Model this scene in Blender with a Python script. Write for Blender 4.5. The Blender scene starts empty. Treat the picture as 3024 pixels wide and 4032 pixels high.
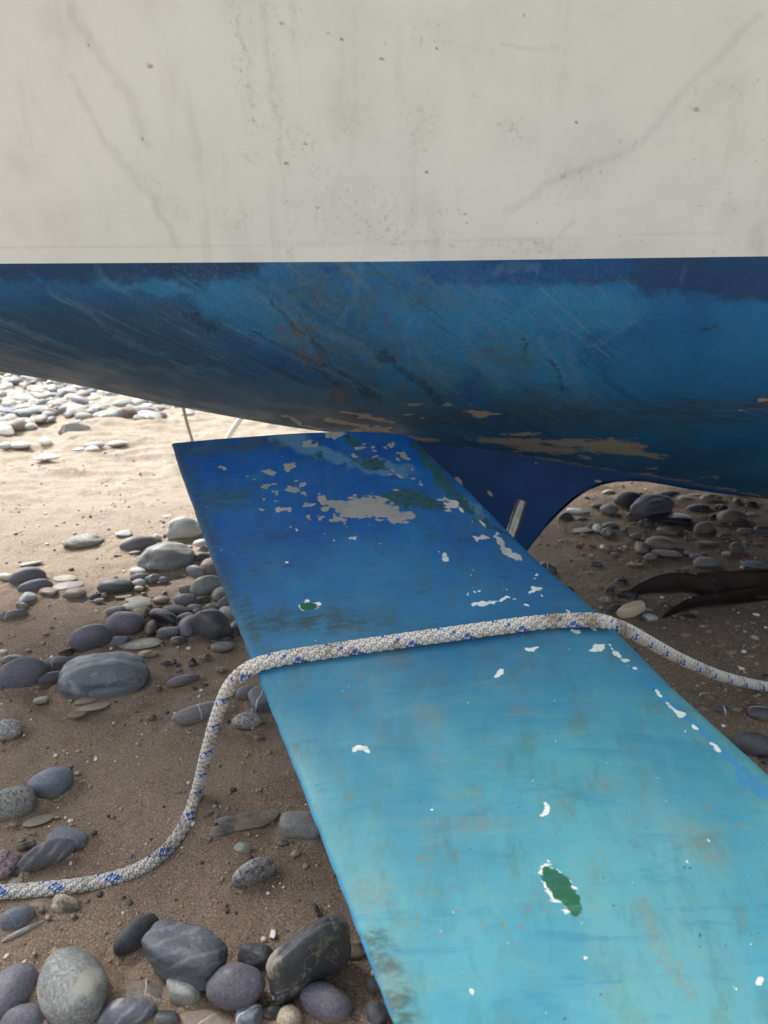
import bpy, math, random
import numpy as np
from mathutils import Vector, Matrix, noise
random.seed(7); rng = np.random.default_rng(7)
S = bpy.context.scene
COL = S.collection
# ---------------------------------------------------------------- camera, sky, sun, exposure
F = 2912.0; PITCH = math.radians(20); SN, CS = math.sin(PITCH), math.cos(PITCH); CH = 0.6
cam = bpy.data.cameras.new('camera'); co = bpy.data.objects.new('camera', cam); COL.objects.link(co)
co.location = (0, 0, CH); co.rotation_euler = (math.radians(70), 0, 0)
cam.sensor_fit = 'VERTICAL'; cam.sensor_height = 36; cam.sensor_width = 27; cam.lens = 26.0
cam.clip_start = 0.02; cam.clip_end = 2000
cam.dof.use_dof = True; cam.dof.focus_distance = 0.82; cam.dof.aperture_fstop = 9
S.camera = co
SUN_EL, SUN_AZ = math.radians(52), math.radians(-48)      # azimuth measured from +Y towards +X
w = bpy.data.worlds.new("World"); S.world = w; w.use_nodes = True
nt = w.node_tree; bg = nt.nodes['Background']
sky = nt.nodes.new('ShaderNodeTexSky'); sky.sky_type = 'NISHITA'; sky.sun_disc = False
sky.sun_elevation = SUN_EL; sky.sun_rotation = SUN_AZ; sky.dust_density = 4; sky.air_density = 1.0
hs = nt.nodes.new('ShaderNodeHueSaturation'); hs.inputs['Saturation'].default_value = 0.38
nt.links.new(sky.outputs[0], hs.inputs['Color']); nt.links.new(hs.outputs[0], bg.inputs[0])
bg.inputs[1].default_value = 0.15
sl = bpy.data.lights.new('sun', 'SUN'); so = bpy.data.objects.new('sun', sl); COL.objects.link(so)
sl.energy = 2.95; sl.angle = math.radians(20); sl.color = (1, .96, .90)
sd = Vector((math.sin(SUN_AZ)*math.cos(SUN_EL), math.cos(SUN_AZ)*math.cos(SUN_EL), math.sin(SUN_EL)))
so.rotation_euler = sd.to_track_quat('Z', 'Y').to_euler()
S.view_settings.view_transform = 'Standard'; S.view_settings.look = 'None'
S.view_settings.exposure = 1.16; S.view_settings.gamma = 1

# ---------------------------------------------------------------- helpers
def P(px, py, d):
    u = (px-1512)/F; v = -(py-2016)/F
    return Vector((d*u, d*(CS+v*SN), CH+d*(-SN+v*CS)))
def dir_(px, py): return P(px, py, 1)-Vector((0, 0, CH))
def at_y(px, py, y): r = dir_(px, py); return P(px, py, y/r.y)
def at_z(px, py, z): r = dir_(px, py); return P(px, py, (z-CH)/r.z)
def project(V):
    V = np.asarray(V, float); y = V[:, 1]; z = V[:, 2]-CH
    dep = y*CS-z*SN; up = y*SN+z*CS; dep = np.where(dep < 1e-3, 1e-3, dep)
    return 1512+F*V[:, 0]/dep, 2016-F*up/dep
def interp(x, pts): return float(np.interp(x, [p[0] for p in pts], [p[1] for p in pts]))
def tag(o, label=None, cat=None, group=None, kind=None):
    for k, v in (('label', label), ('category', cat), ('group', group), ('kind', kind)):
        if v: o[k] = v
    return o
def mesh_obj(name, V, Fc, mats, parent=None, smooth=True, midx=None):
    me = bpy.data.meshes.new(name)
    me.from_pydata([tuple(v) for v in V], [], [tuple(f) for f in Fc]) if not isinstance(V, np.ndarray) or not isinstance(Fc, np.ndarray) else fast(me, V, Fc)
    for m in (mats if isinstance(mats, (list, tuple)) else [mats]): me.materials.append(m)
    if midx is not None: me.polygons.foreach_set('material_index', np.asarray(midx, 'i'))
    me.polygons.foreach_set('use_smooth', [smooth]*len(me.polygons)); me.update()
    o = bpy.data.objects.new(name, me); COL.objects.link(o)
    if parent: o.parent = parent
    return o
def fast(me, V, Fc):
    n, k = Fc.shape
    me.vertices.add(len(V)); me.vertices.foreach_set('co', V.astype('f').ravel())
    me.loops.add(n*k); me.loops.foreach_set('vertex_index', Fc.astype('i').ravel())
    me.polygons.add(n); me.polygons.foreach_set('loop_start', np.arange(n, dtype='i')*k)
    me.update(calc_edges=True)
def grid_faces(nu, nv, off=0):          # index = i*nv + j
    i, j = np.meshgrid(np.arange(nu-1), np.arange(nv-1), indexing='ij')
    a = (i*nv+j).ravel()+off
    return np.stack([a, a+nv, a+nv+1, a+1], 1)
def attr(o, name, vals):
    a = o.data.attributes.new(name, 'FLOAT', 'POINT'); a.data.foreach_set('value', np.asarray(vals, 'f'))
def field(px, py, marks):
    """marks on the painted surface: 1 in the middle, .5 at the edge, 0 outside"""
    out = np.zeros_like(px)
    for m in marks:
        if m[0] == 'e':
            _, cx, cy, rx, ry, *r = m; a = math.radians(r[0]) if r else 0
            dx, dy = px-cx, -(py-cy); x = dx*math.cos(a)+dy*math.sin(a); y = -dx*math.sin(a)+dy*math.cos(a)
            d = np.sqrt((x/rx)**2+(y/ry)**2)
        else:
            _, pts, r = m; d = np.full_like(px, 1e9)
            for (x0, y0), (x1, y1) in zip(pts, pts[1:]):
                L = (x1-x0)**2+(y1-y0)**2+1e-9
                t = np.clip(((px-x0)*(x1-x0)+(py-y0)*(y1-y0))/L, 0, 1)
                d = np.minimum(d, np.hypot(px-x0-t*(x1-x0), py-y0-t*(y1-y0)))
            d = d/r
        out = np.maximum(out, np.clip(1-.5*d, 0, 1))
    return out
def vnoise(x, y, seed=0):               # smooth value noise, numpy
    xi = np.floor(x).astype(np.int64); yi = np.floor(y).astype(np.int64); fx = x-xi; fy = y-yi
    fx = fx*fx*(3-2*fx); fy = fy*fy*(3-2*fy)
    def h(a, b):
        n = (a*374761393+b*668265263+seed*1442695041) & 0x7fffffff
        n = ((n ^ (n >> 13))*1274126177) & 0x7fffffff
        return ((n ^ (n >> 16)) & 0xffff)/65535.0
    return (h(xi, yi)*(1-fx)+h(xi+1, yi)*fx)*(1-fy)+(h(xi, yi+1)*(1-fx)+h(xi+1, yi+1)*fx)*fy

# ---------------------------------------------------------------- material kit
class M:
    def __init__(s, name, rough=.6, spec=.5):
        s.m = bpy.data.materials.new(name); s.m.use_nodes = True; s.t = s.m.node_tree
        s.b = s.t.nodes['Principled BSDF']; s.b.inputs['Roughness'].default_value = rough
        s.b.inputs['Specular IOR Level'].default_value = spec; s.co = s.t.nodes.new('ShaderNodeTexCoord').outputs['Object']
    def L(s, a, b): s.t.links.new(a, b)
    def n(s, kind, **kw):
        nd = s.t.nodes.new('ShaderNode'+kind)
        for k, v in kw.items(): setattr(nd, k, v)
        return nd
    def set(s, sock, v):
        if hasattr(v, 'is_linked'): s.L(v, sock)
        elif isinstance(v, tuple) and len(v) == 3 and sock.type == 'RGBA': sock.default_value = (*v, 1)
        else: sock.default_value = v
    def map(s, scale=(1, 1, 1), rot=(0, 0, 0), loc=None, src=None):
        nd = s.n('Mapping'); s.L(src or s.co, nd.inputs[0]); nd.inputs['Scale'].default_value = scale
        nd.inputs['Rotation'].default_value = tuple(math.radians(r) for r in rot)
        if loc is not None: s.set(nd.inputs['Location'], loc)
        return nd.outputs[0]
    def noise(s, scale, detail=3, rough=.55, src=None, dist=0):
        nd = s.n('TexNoise'); s.L(src or s.co, nd.inputs[0]); nd.inputs['Scale'].default_value = scale
        nd.inputs['Detail'].default_value = detail; nd.inputs['Roughness'].default_value = rough
        nd.inputs['Distortion'].default_value = dist; return nd.outputs[0]
    def vor(s, scale, src=None, feature='F1', out='Distance', rnd=1):
        nd = s.n('TexVoronoi', feature=feature); s.L(src or s.co, nd.inputs[0]); nd.inputs['Scale'].default_value = scale
        nd.inputs['Randomness'].default_value = rnd; return nd.outputs[out]
    def ramp(s, v, a, b, lo=0., hi=1.):
        nd = s.n('MapRange', interpolation_type='SMOOTHSTEP'); s.L(v, nd.inputs[0])
        for i, x in enumerate((a, b, lo, hi)): nd.inputs[1+i].default_value = x
        return nd.outputs[0]
    def math(s, op, a, b=0.):
        nd = s.n('Math', operation=op); s.set(nd.inputs[0], a); s.set(nd.inputs[1], b); return nd.outputs[0]
    def mix(s, fac, a, b, mode='MIX'):
        nd = s.n('Mix', data_type='RGBA', blend_type=mode); s.set(nd.inputs[0], fac); s.set(nd.inputs[6], a); s.set(nd.inputs[7], b); return nd.outputs[2]
    def att(s, name): return s.n('Attribute', attribute_name=name).outputs['Fac']
    def edge(s, name, k=.5, scale=150, sharp=.03, src=None, detail=4):   # ragged-edged mask from a vertex field
        v = s.math('ADD', s.att(name), s.math('MULTIPLY', s.math('SUBTRACT', s.noise(scale, detail, .6, src), .5), k))
        return s.ramp(v, .5-sharp, .5+sharp)
    def soft(s, name, scale=60, src=None, lo=.1, hi=.8):                 # blotchy stain
        return s.math('MULTIPLY', s.ramp(s.att(name), lo, hi), s.ramp(s.noise(scale, 5, .65, src), .35, .6))
    def rnd(s): return s.n('ObjectInfo').outputs['Random']
    def bump(s, h, strength=.3, dist=.002, prev=None):
        nd = s.n('Bump'); nd.inputs['Strength'].default_value = strength; nd.inputs['Distance'].default_value = dist
        s.L(h, nd.inputs['Height'])
        if prev: s.L(prev, nd.inputs['Normal'])
        s.L(nd.outputs[0], s.b.inputs['Normal']); return nd.outputs[0]
    def col(s, v): s.set(s.b.inputs['Base Color'], v); return s.m
    def rough(s, v): s.set(s.b.inputs['Roughness'], v)

# ---- sand
def mat_sand():
    m = M('sand', .9, .25)
    c = m.mix(m.ramp(m.noise(2.2, 4), .35, .65), (.33, .25, .18), (.27, .20, .145))
    c = m.mix(m.math('MULTIPLY', m.att('shade_damp'), .75), c, (.13, .095, .07))  # hull shade painted into the right-hand sand, along with some damp
    far = m.att('dry')
    c = m.mix(far, c, (.375, .33, .268))
    pt = m.noise(14, 5, .65)
    c = m.mix(m.math('MULTIPLY', m.ramp(pt, .5, .68), .5), c, (.20, .145, .10))
    g = m.noise(520, 2, .7)
    c = m.mix(m.math('MULTIPLY', m.ramp(g, .52, .68), .75), c, (.11, .082, .06))
    c = m.mix(m.ramp(g, .44, .34), c, (.50, .40, .29))
    v = m.vor(330, out='Color'); sep = m.n('SeparateColor'); m.L(v, sep.inputs[0])
    dd = m.ramp(m.vor(330), .28, .18)
    c = m.mix(m.math('MULTIPLY', m.ramp(sep.outputs[0], .93, .95), dd), c, (.72, .66, .56))
    c = m.mix(m.math('MULTIPLY', m.ramp(sep.outputs[1], .975, .985), dd), c, (.36, .20, .10))
    c = m.mix(m.math('MULTIPLY', m.ramp(sep.outputs[2], .92, .94), dd), c, (.03, .03, .032))
    b = m.bump(m.noise(75, 6, .75), .75, .012)
    m.bump(m.noise(420, 3, .75), .65, .004, b)
    return m.col(c)
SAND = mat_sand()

# ---- stones
def stone(name, base, alt, kind='plain', rough=.55, speck=.4, vein=(.62, .62, .58)):
    m = M(name, rough, .4)
    cmb = m.n('CombineXYZ'); r = m.rnd(); m.L(m.math('MULTIPLY', r, 37), cmb.inputs[0]); m.L(m.math('MULTIPLY', r, 91), cmb.inputs[1])
    o = m.map(loc=cmb.outputs[0])
    c = m.mix(m.ramp(m.noise(22, 4, .6, o), .35, .68), base, alt)
    c = m.mix(.5, c, m.mix(r, tuple(x*.72 for x in base), tuple(min(1, x*1.3) for x in base)))
    fine = m.noise(450, 2, .7, o)
    c = m.mix(m.math('MULTIPLY', m.ramp(fine, .5, .66), speck), c, tuple(x*.45 for x in base))
    c = m.mix(m.math('MULTIPLY', m.ramp(fine, .48, .34), speck), c, tuple(min(.8, x*1.7+.03) for x in base))
    if kind == 'veined':
        sx = m.n('SeparateXYZ'); m.L(m.co, sx.inputs[0]); an = m.math('MULTIPLY', r, 41.)
        dd = m.math('ADD', m.math('MULTIPLY', sx.outputs[0], m.math('COSINE', an)), m.math('MULTIPLY', sx.outputs[1], m.math('SINE', an)))
        dd = m.math('ADD', dd, m.math('MULTIPLY', m.math('SUBTRACT', m.noise(25, 3, .6, o), .5), .016))
        vv = m.ramp(m.math('ABSOLUTE', dd), .0010, .0003)
        on = m.math('GREATER_THAN', m.math('FRACT', m.math('MULTIPLY', r, 7.3)), .5)
        c = m.mix(m.math('MULTIPLY', m.math('MULTIPLY', vv, on), m.ramp(m.noise(40, 3, .6, o), .3, .55, .15, .8)), c, vein)
    if kind == 'band':
        wt = m.n('TexWave', wave_type='BANDS'); m.L(m.map((1, 1, 1), (35, 20, 55), cmb.outputs[0]), wt.inputs[0])
        wt.inputs['Scale'].default_value = 30; wt.inputs['Distortion'].default_value = 3.5; wt.inputs['Detail'].default_value = 3; wt.inputs['Detail Scale'].default_value = 1.5
        c = m.mix(m.math('MULTIPLY', m.math('MULTIPLY', m.ramp(wt.outputs[1], .6, .98), m.ramp(m.noise(60, 5, .7, o), .35, .65)), .6), c, vein)
    if kind == 'granite':
        c = m.mix(m.math('MULTIPLY', m.ramp(m.noise(330, 3, .7, o), .54, .62), .85), c, (.03, .03, .032))
        c = m.mix(m.math('MULTIPLY', m.ramp(m.noise(260, 2, .6, o), .45, .38), .8), c, vein)
    if kind == 'patch':
        c = m.mix(m.ramp(m.noise(18, 5, .6, o, .6), .52, .62), c, vein)
        vv = m.ramp(m.math('ABSOLUTE', m.math('SUBTRACT', m.noise(15, 4, .6, o, .6), .5)), .006, .001)
        c = m.mix(m.math('MULTIPLY', vv, .4), c, (.4, .4, .36))
    geo = m.n('NewGeometry'); sp = m.n('SeparateXYZ'); m.L(geo.outputs['Position'], sp.inputs[0])
    # sand grains stuck round the foot of the stone
    sandm = m.ramp(m.math('ADD', sp.outputs[2], m.math('MULTIPLY', m.math('SUBTRACT', m.noise(60, 4, .7, o), .5), .022)), .0075, .002)
    c = m.mix(m.math('MULTIPLY', sandm, .75), c, (.24, .18, .125))
    b = m.bump(m.noise(35, 4, .6, o), .25, .006)
    m.bump(fine, .35, .0012, b)
    m.rough(m.ramp(m.noise(30, 2, .5, o), .3, .7, rough-.12, rough+.12))
    return m.col(c)
ST = {
 'blue': stone('slate_blue_stone', (.125, .14, .165), (.175, .19, .21), 'veined'),
 'purp': stone('purple_grey_stone', (.12, .115, .135), (.155, .15, .165)),
 'grey': stone('mid_grey_stone', (.18, .18, .175), (.25, .25, .235), 'veined'),
 'light': stone('light_grey_stone', (.34, .35, .34), (.45, .45, .42), 'plain', .6),
 'dark': stone('dark_grey_stone', (.05, .053, .06), (.085, .09, .095), 'veined', .45, .3),
 'black': stone('black_stone', (.013, .014, .016), (.03, .03, .033), 'plain', .4, .3),
 'green': stone('green_grey_stone', (.21, .225, .20), (.30, .31, .275), 'patch', .6, .3, (.36, .37, .33)),
 'brown': stone('brown_grey_stone', (.15, .115, .10), (.20, .165, .145)),
 'tan': stone('tan_stone', (.40, .33, .23), (.30, .26, .20), 'patch', .7, .5, (.10, .085, .07)),
 'cream': stone('cream_stone', (.46, .38, .27), (.56, .47, .35), 'plain', .5, .2),
 'white': stone('white_stone', (.66, .65, .61), (.74, .72, .66), 'plain', .5, .15),
 'gran': stone('speckled_granite', (.22, .22, .21), (.30, .29, .27), 'granite', .75, .5, (.46, .45, .42)),
 'porous': stone('pitted_grey_stone', (.22, .22, .20), (.29, .28, .255), 'granite', .8, .6, (.30, .29, .27)),
 'pink': stone('pink_purple_stone', (.26, .19, .19), (.21, .16, .18), 'granite', .75, .6, (.34, .27, .27)),
 'band': stone('banded_stone', (.12, .125, .15), (.19, .19, .20), 'band', .5, .25, (.42, .42, .37)),
 'slab': stone('striped_slate', (.065, .075, .088), (.11, .12, .13), 'band', .5, .3, (.20, .215, .22)),
 'patch': stone('pale_patched_stone', (.045, .052, .057), (.09, .095, .09), 'patch', .45, .3, (.27, .25, .20)),
 'pslab': stone('pale_topped_slate', (.10, .112, .125), (.135, .15, .16), 'patch', .5, .3, (.25, .27, .27)),
 'bigg': stone('large_mottled_stone', (.19, .20, .195), (.25, .255, .24), 'patch', .7, .6, (.29, .285, .25)),
}
_ico = {}
def ico(sub):
    if sub not in _ico:
        import bmesh
        bm = bmesh.new(); bmesh.ops.create_icosphere(bm, subdivisions=sub, radius=1)
        bm.verts.ensure_lookup_table()
        _ico[sub] = (np.array([v.co[:] for v in bm.verts]), np.array([[v.index for v in f.verts] for f in bm.faces])); bm.free()
    return _ico[sub]
def pebble_shape(kind, sub, seed):
    V, Fc = ico(sub); r = np.random.default_rng(seed); V = V.copy()
    off = r.uniform(-50, 50, 3)
    amp, fr = {'r': (.09, .8), 'l': (.16, 1.0), 'a': (.10, 1.2), 'b': (.06, 1.1), 'f': (.08, .9), 'q': (.07, 1.3)}[kind]
    rad = np.array([1+amp*2*noise.noise(Vector(v*fr+off))+amp*.35*noise.noise(Vector(v*fr*3.1+off)) for v in V])
    if kind == 'q':
        ca, sa = math.cos(.12), math.sin(.12)
        rad = rad*.93/(np.abs(V)**3.4).sum(1)**(1/3.4)*(1+.10*V[:, 0]*r.choice([-1, 1]))
    if kind in 'abq':
        n = 9 if kind == 'a' else 6 if kind == 'b' else 5
        N = r.normal(size=(n, 3)); N /= np.linalg.norm(N, axis=1)[:, None]
        if kind == 'b': N = np.concatenate([np.eye(3), -np.eye(3)])+r.normal(size=(6, 3))*.14; N /= np.linalg.norm(N, axis=1)[:, None]
        dcut = r.uniform(.70, .9, len(N))+(.12 if kind == 'q' else 0)
        for nn, dc in zip(N, dcut):
            dot = (V*nn).sum(1)*rad; ov = np.clip(dot-dc, 0, None)
            rad = rad*(1-(ov/np.maximum(dot, 1e-6))*.85)
        rad *= 1.12 if kind != 'q' else 1.
        rad += .02*np.array([noise.noise(Vector(v*5+off)) for v in V])
    V = V*rad[:, None]
    if kind == 'f': V[:, 2] = np.sign(V[:, 2])*np.abs(V[:, 2])**1.15
    return V, Fc
MOUNDS = []
def pebble(cx, cy, w_, h_, rot, mat, kind, label, group=None, lift=0., bury=.2, cat='stone', name='pebble'):
    """ground-lying ellipsoid whose outline is the given ellipse (source px)"""
    a = math.radians(rot); mx, mn = (w_/2), (h_/2)
    z = 0.01
    for it in range(12):
        c = at_z(cx, cy, z+lift); dvec = c-Vector((0, 0, CH)); th = math.asin(-dvec.z/dvec.length)
        dep = dvec.y*CS-dvec.z*SN; k = dep/F; L = dvec.length/dep
        R = np.array([[math.cos(a), -math.sin(a)], [math.sin(a), math.cos(a)]])
        W = R@np.diag([(mx*k)**2, (mn*k)**2])@R.T
        wxx, wxy, wyy = W[0, 0], W[0, 1], W[1, 1]/L**.6
        st, ct = math.sin(th), math.cos(th)
        C2 = (wyy-(.62**2)*wxx*st*st)/ct**2
        cmin = (.33*min(mx, mn)*k)**2; cmax = (.80*max(mx, mn)*k)**2
        C2 = min(max(C2, cmin), cmax, .93*wyy/ct**2)
        lim = (wyy-wxy**2/max(wxx, 1e-12)*1.06)/ct**2           # keep the footprint positive definite
        C2 = max(min(C2, lim-(.15*mn*k)**2), (.12*mn*k)**2)
        Myy = (wyy-C2*ct*ct)/st**2; Mxy = wxy/st; Mxx = wxx
        Myy = max(Myy, Mxy**2/Mxx*1.05+1e-8)
        C = math.sqrt(C2); z = C*(1-2*bury)
        big = math.sqrt(max(np.linalg.eigvalsh(np.array([[Mxx, Mxy], [Mxy, Myy]]))))
        sml = math.sqrt(max(1e-9, min(np.linalg.eigvalsh(np.array([[Mxx, Mxy], [Mxy, Myy]])))))
        if (big > 1.45*max(mx, mn)*k or sml < .62*mn*k) and it < 9 and st < .62: a *= .8
    ev, E = np.linalg.eigh(np.array([[Mxx, Mxy], [Mxy, Myy]]))
    A1, A2 = math.sqrt(max(ev[1], 1e-8)), math.sqrt(max(ev[0], 1e-8))
    if A1 > 2.6*mx*k*1.2: A1 = 2.6*mx*k*1.2
    ang = math.atan2(E[1, 1], E[0, 1])
    sub = 5 if mx > 95 else 4 if mx > 34 else 3
    V, Fc = pebble_shape(kind, sub, int(cx*13+cy*7))
    V = V*np.array([A1, A2, C])
    o = mesh_obj(name, V, Fc, ST[mat])
    o.location = c; o.rotation_euler = (0, 0, ang)
    if lift < .004: MOUNDS.append((c.x, c.y, max(A1, A2), min(A1, A2), ang, C))
    return tag(o, label, cat, group)

# ---------------------------------------------------------------- the boat
boat = bpy.data.objects.new('sailing_boat', None); COL.objects.link(boat); boat.location = (.2, 1.28, 0)
tag(boat, 'beached white and blue boat resting on the sand above the pebbles', 'boat')
bpy.context.view_layer.update()
def under(o, p):
    o.parent = p; o.matrix_parent_inverse = Matrix.Translation(-Vector(p.location)) if p is boat else Matrix(); return o
YC = 1.28
kp = [(0, 1462), (300, 1515), (600, 1582), (900, 1640), (1200, 1692), (1500, 1722), (1900, 1775), (2137, 1815), (2374, 1856), (2577, 1883), (2848, 1937), (3024, 1967)]
keel = [(-1.95, .55)]+[(at_y(x, y, YC).x, at_y(x, y, YC).z) for x, y in kp]+[(1.0, .12), (1.4, .06), (2.2, .05), (3.4, .12), (4.6, .35), (5.3, 1.0)]
ywl = [(-1.95, 1.17), (-1.0, 1.06), (-.45, 1.0), (0, .955), (.5, .905), (.72, .86), (1.05, .70), (1.6, .50), (2.5, .36), (3.8, .55), (4.8, 1.05), (5.3, 1.26)]  # right of view the hull bulges towards the camera to block sky light
wlp = [(0, 1038), (1500, 1030), (3024, 1010)]
zw = [(-1.95, .60)]+[(at_y(x, y, interp((x-1512)/F, ywl)).x, at_y(x, y, interp((x-1512)/F, ywl)).z) for x, y in wlp]+[(1.5, .60), (5.3, 1.02)]
zsh = [(-1.95, 1.35), (0, 1.36), (3, 1.5), (5.3, 1.75)]
def smooth_interp(pts, x, wdt=.12):
    return sum(interp(x+d*wdt, pts)*g for d, g in ((-1, .2), (-.5, .2), (0, .2), (.5, .2), (1, .2)))
def section_bottom(X, t):
    y0 = smooth_interp(ywl, X); z0 = interp(X, zw); z3 = smooth_interp(keel, X, .05)
    dz = z0-z3
    hb = YC-y0
    P0 = (y0, z0); P1 = (y0+hb*.05, z0-dz*.52); P2 = (YC-hb*.62, z3+dz*.30); P3 = (YC, z3)
    b = [(1-t)**3, 3*t*(1-t)**2, 3*t*t*(1-t), t**3]
    return sum(bb*p[0] for bb, p in zip(b, (P0, P1, P2, P3))), sum(bb*p[1] for bb, p in zip(b, (P0, P1, P2, P3)))
def section_top(X, t):
    y0 = smooth_interp(ywl, X); z0 = interp(X, zw); z1 = interp(X, zsh); hb = YC-y0
    y1 = YC-hb*1.18-.02
    if X > 4.2: y1 = min(y1, YC-.01)
    return y0+(y1-y0)*(1-(1-t)**1.5), z0+(z1-z0)*t
XS = np.concatenate([np.linspace(-1.95, -1, 24)[:-1], np.linspace(-1, -.62, 30)[:-1], np.linspace(-.62, .82, 420), np.linspace(.82, 1.4, 24)[1:], np.linspace(1.4, 5.3, 60)[1:]])
def far_k(X): return 1+1.3*min(max((X+.7)/.9, 0), 1)*min(max((5.3-X)/1.5, 0), 1)  # unseen far side widened so the hull shades the ground at right
def loft(fn, T, mats, name, mirror=True):
    V = np.array([[(X, *fn(X, t)) for t in T] for X in XS]).reshape(-1, 3)
    Fc = grid_faces(len(XS), len(T))[:, ::-1]
    T2 = np.linspace(0, 1, 14)
    if mirror:
        V2 = np.array([[(X, YC+(YC-fn(X, t)[0])*far_k(X), fn(X, t)[1]) for t in T2] for X in XS[::6]]).reshape(-1, 3)
        F2 = grid_faces(len(XS[::6]), len(T2), len(V)); V = np.concatenate([V, V2]); Fc = np.concatenate([Fc, F2])
    return V, Fc

# ---- painted materials
def mat_topside():
    m = M('cream_white_gelcoat', .38, .4)
    c = m.mix(m.ramp(m.noise(2.2, 3), .35, .7), (.82, .835, .745), (.765, .79, .71))
    c = m.mix(m.ramp(m.noise(9, 5, .65), .45, .8), c, (.70, .705, .64))
    v = m.map((26, 26, 2.2), (0, 9, 0))
    c = m.mix(m.math('MULTIPLY', m.ramp(m.noise(1, 4, .6, v), .55, .8), .28), c, (.40, .37, .31))
    d = m.math('MULTIPLY', m.ramp(m.att('dirt'), .0, .9), m.ramp(m.noise(130, 7, .8), .52, .74)); c = m.mix(m.math('MULTIPLY', d, .75), c, (.28, .275, .24))
    d2 = m.math('MULTIPLY', m.ramp(m.att('dirt'), .0, 1), m.ramp(m.noise(16, 4), .3, .7)); c = m.mix(m.math('MULTIPLY', d2, .16), c, (.38, .37, .30))
    s = m.ramp(m.att('scuff'), .15, 1.); c = m.mix(m.math('MULTIPLY', s, m.ramp(m.noise(60, 6, .8), .3, .7, .10, .30)), c, (.40, .40, .36))
    dot = m.edge('spot', .9, 260, .25, None, 6); c = m.mix(m.math('MULTIPLY', dot, .7), c, (.17, .12, .10))
    sp = m.ramp(m.noise(160, 4, .7), .69, .78); c = m.mix(m.math('MULTIPLY', sp, .22), c, (.24, .22, .19))
    # pale drops in the lower right
    vd = m.math('MULTIPLY', m.ramp(m.vor(75), .12, .05), m.att('drops')); c = m.mix(m.math('MULTIPLY', vd, .5), c, (.78, .78, .74))
    b = m.bump(m.noise(7, 3), .25, .01); b2 = m.bump(m.noise(260, 2), .12, .001, b); m.bump(vd, .5, .002, b2)
    m.rough(m.ramp(m.noise(5, 4), .3, .7, .32, .5))
    return m.col(c)
def mat_bottom():
    m = M('worn_blue_antifouling', .55, .2)
    c = m.mix(m.ramp(m.noise(6, 5, .6), .35, .65), (.020, .155, .34), (.012, .11, .27))
    cv = m.n('CombineXYZ'); m.L(m.att('across'), cv.inputs[0]); m.L(m.att('along'), cv.inputs[1])
    stn = m.noise(1, 6, .68, m.map((42, 3.2, 1), src=cv.outputs[0]), .35)
    stf = m.noise(1, 5, .7, m.map((150, 9, 1), src=cv.outputs[0]), .3)
    cen = m.att('worn')
    lft = m.att('aft')       # the aft counter is greyer and scuffed
    c = m.mix(m.math('MULTIPLY', lft, .75), c, (.032, .072, .125))
    c = m.mix(m.math('MULTIPLY', m.edge('cyan', .7, 22, .18), .8), c, (.030, .20, .38))
    c = m.mix(m.math('MULTIPLY', m.ramp(stn, .54, .72), m.ramp(m.math('MAXIMUM', lft, cen), 0, 1, .10, .78)), c, (.12, .20, .28))
    c = m.mix(m.math('MULTIPLY', m.ramp(stf, .55, .72), m.ramp(m.math('MAXIMUM', lft, cen), 0, 1, .06, .6)), c, (.15, .25, .32))
    c = m.mix(m.math('MULTIPLY', m.ramp(stn, .46, .32), m.ramp(m.math('MAXIMUM', lft, cen), 0, 1, .10, .6)), c, (.018, .04, .075))
    hz = m.noise(1, 5, .65, m.map((12, 90, 150)))
    c = m.mix(m.math('MULTIPLY', m.ramp(hz, .55, .75), .4), c, (.05, .07, .085))
    c = m.mix(m.math('MULTIPLY', m.soft('grime', 50), .7), c, (.06, .125, .16))
    c = m.mix(m.math('MULTIPLY', m.edge('band', .6, 70, .16, None, 7), .72), c, (.02, .034, .078))
    c = m.mix(m.math('MULTIPLY', m.edge('royal', .7, 35, .15), .8), c, (.014, .085, .24))
    c = m.mix(m.math('MULTIPLY', m.math('MULTIPLY', m.edge('pale', 1.1, 60, .3, None, 7), m.ramp(m.noise(120, 6, .8), .3, .65, .1, .85)), .40), c, (.11, .25, .36))
    c = m.mix(m.math('MULTIPLY', m.math('MULTIPLY', m.edge('crack', 1.1, 90, .2, None, 7), m.ramp(m.noise(90, 5, .8), .3, .6, .2, 1)), .7), c, (.018, .045, .075))
    mott = m.noise(120, 5, .75); c = m.mix(m.math('MULTIPLY', m.ramp(mott, .56, .72), .28), c, (.16, .25, .30))
    c = m.mix(m.math('MULTIPLY', m.soft('rust', 90), .6), c, (.15, .10, .055))
    c = m.mix(m.math('MULTIPLY', m.soft('algae', 25, m.map((1, 8, 8))), .6), c, (.045, .045, .02))
    mo2 = m.noise(200, 6, .85); c = m.mix(m.math('MULTIPLY', m.ramp(mo2, .52, .66), m.math('MULTIPLY', cen, .35)), c, (.17, .27, .32)); c = m.mix(m.math('MULTIPLY', m.ramp(mo2, .46, .34), m.math('MULTIPLY', cen, .5)), c, (.02, .04, .06))
    tx = m.noise(60, 6, .8); c = m.mix(m.math('MULTIPLY', m.ramp(tx, .5, .75), .3), c, (.014, .05, .10))
    ch = m.edge('chip', 1.25, 1, .04, m.map((60, 110, 240)), 8)
    c = m.mix(ch, c, m.mix(m.noise(70, 4), (.36, .34, .29), (.26, .27, .26)))
    b = m.bump(m.noise(110, 5, .7), .22, .003); m.bump(ch, -.5, .0015, b)
    m.rough(m.ramp(m.noise(14, 4), .3, .7, .5, .72))
    return m.col(c)
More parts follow.
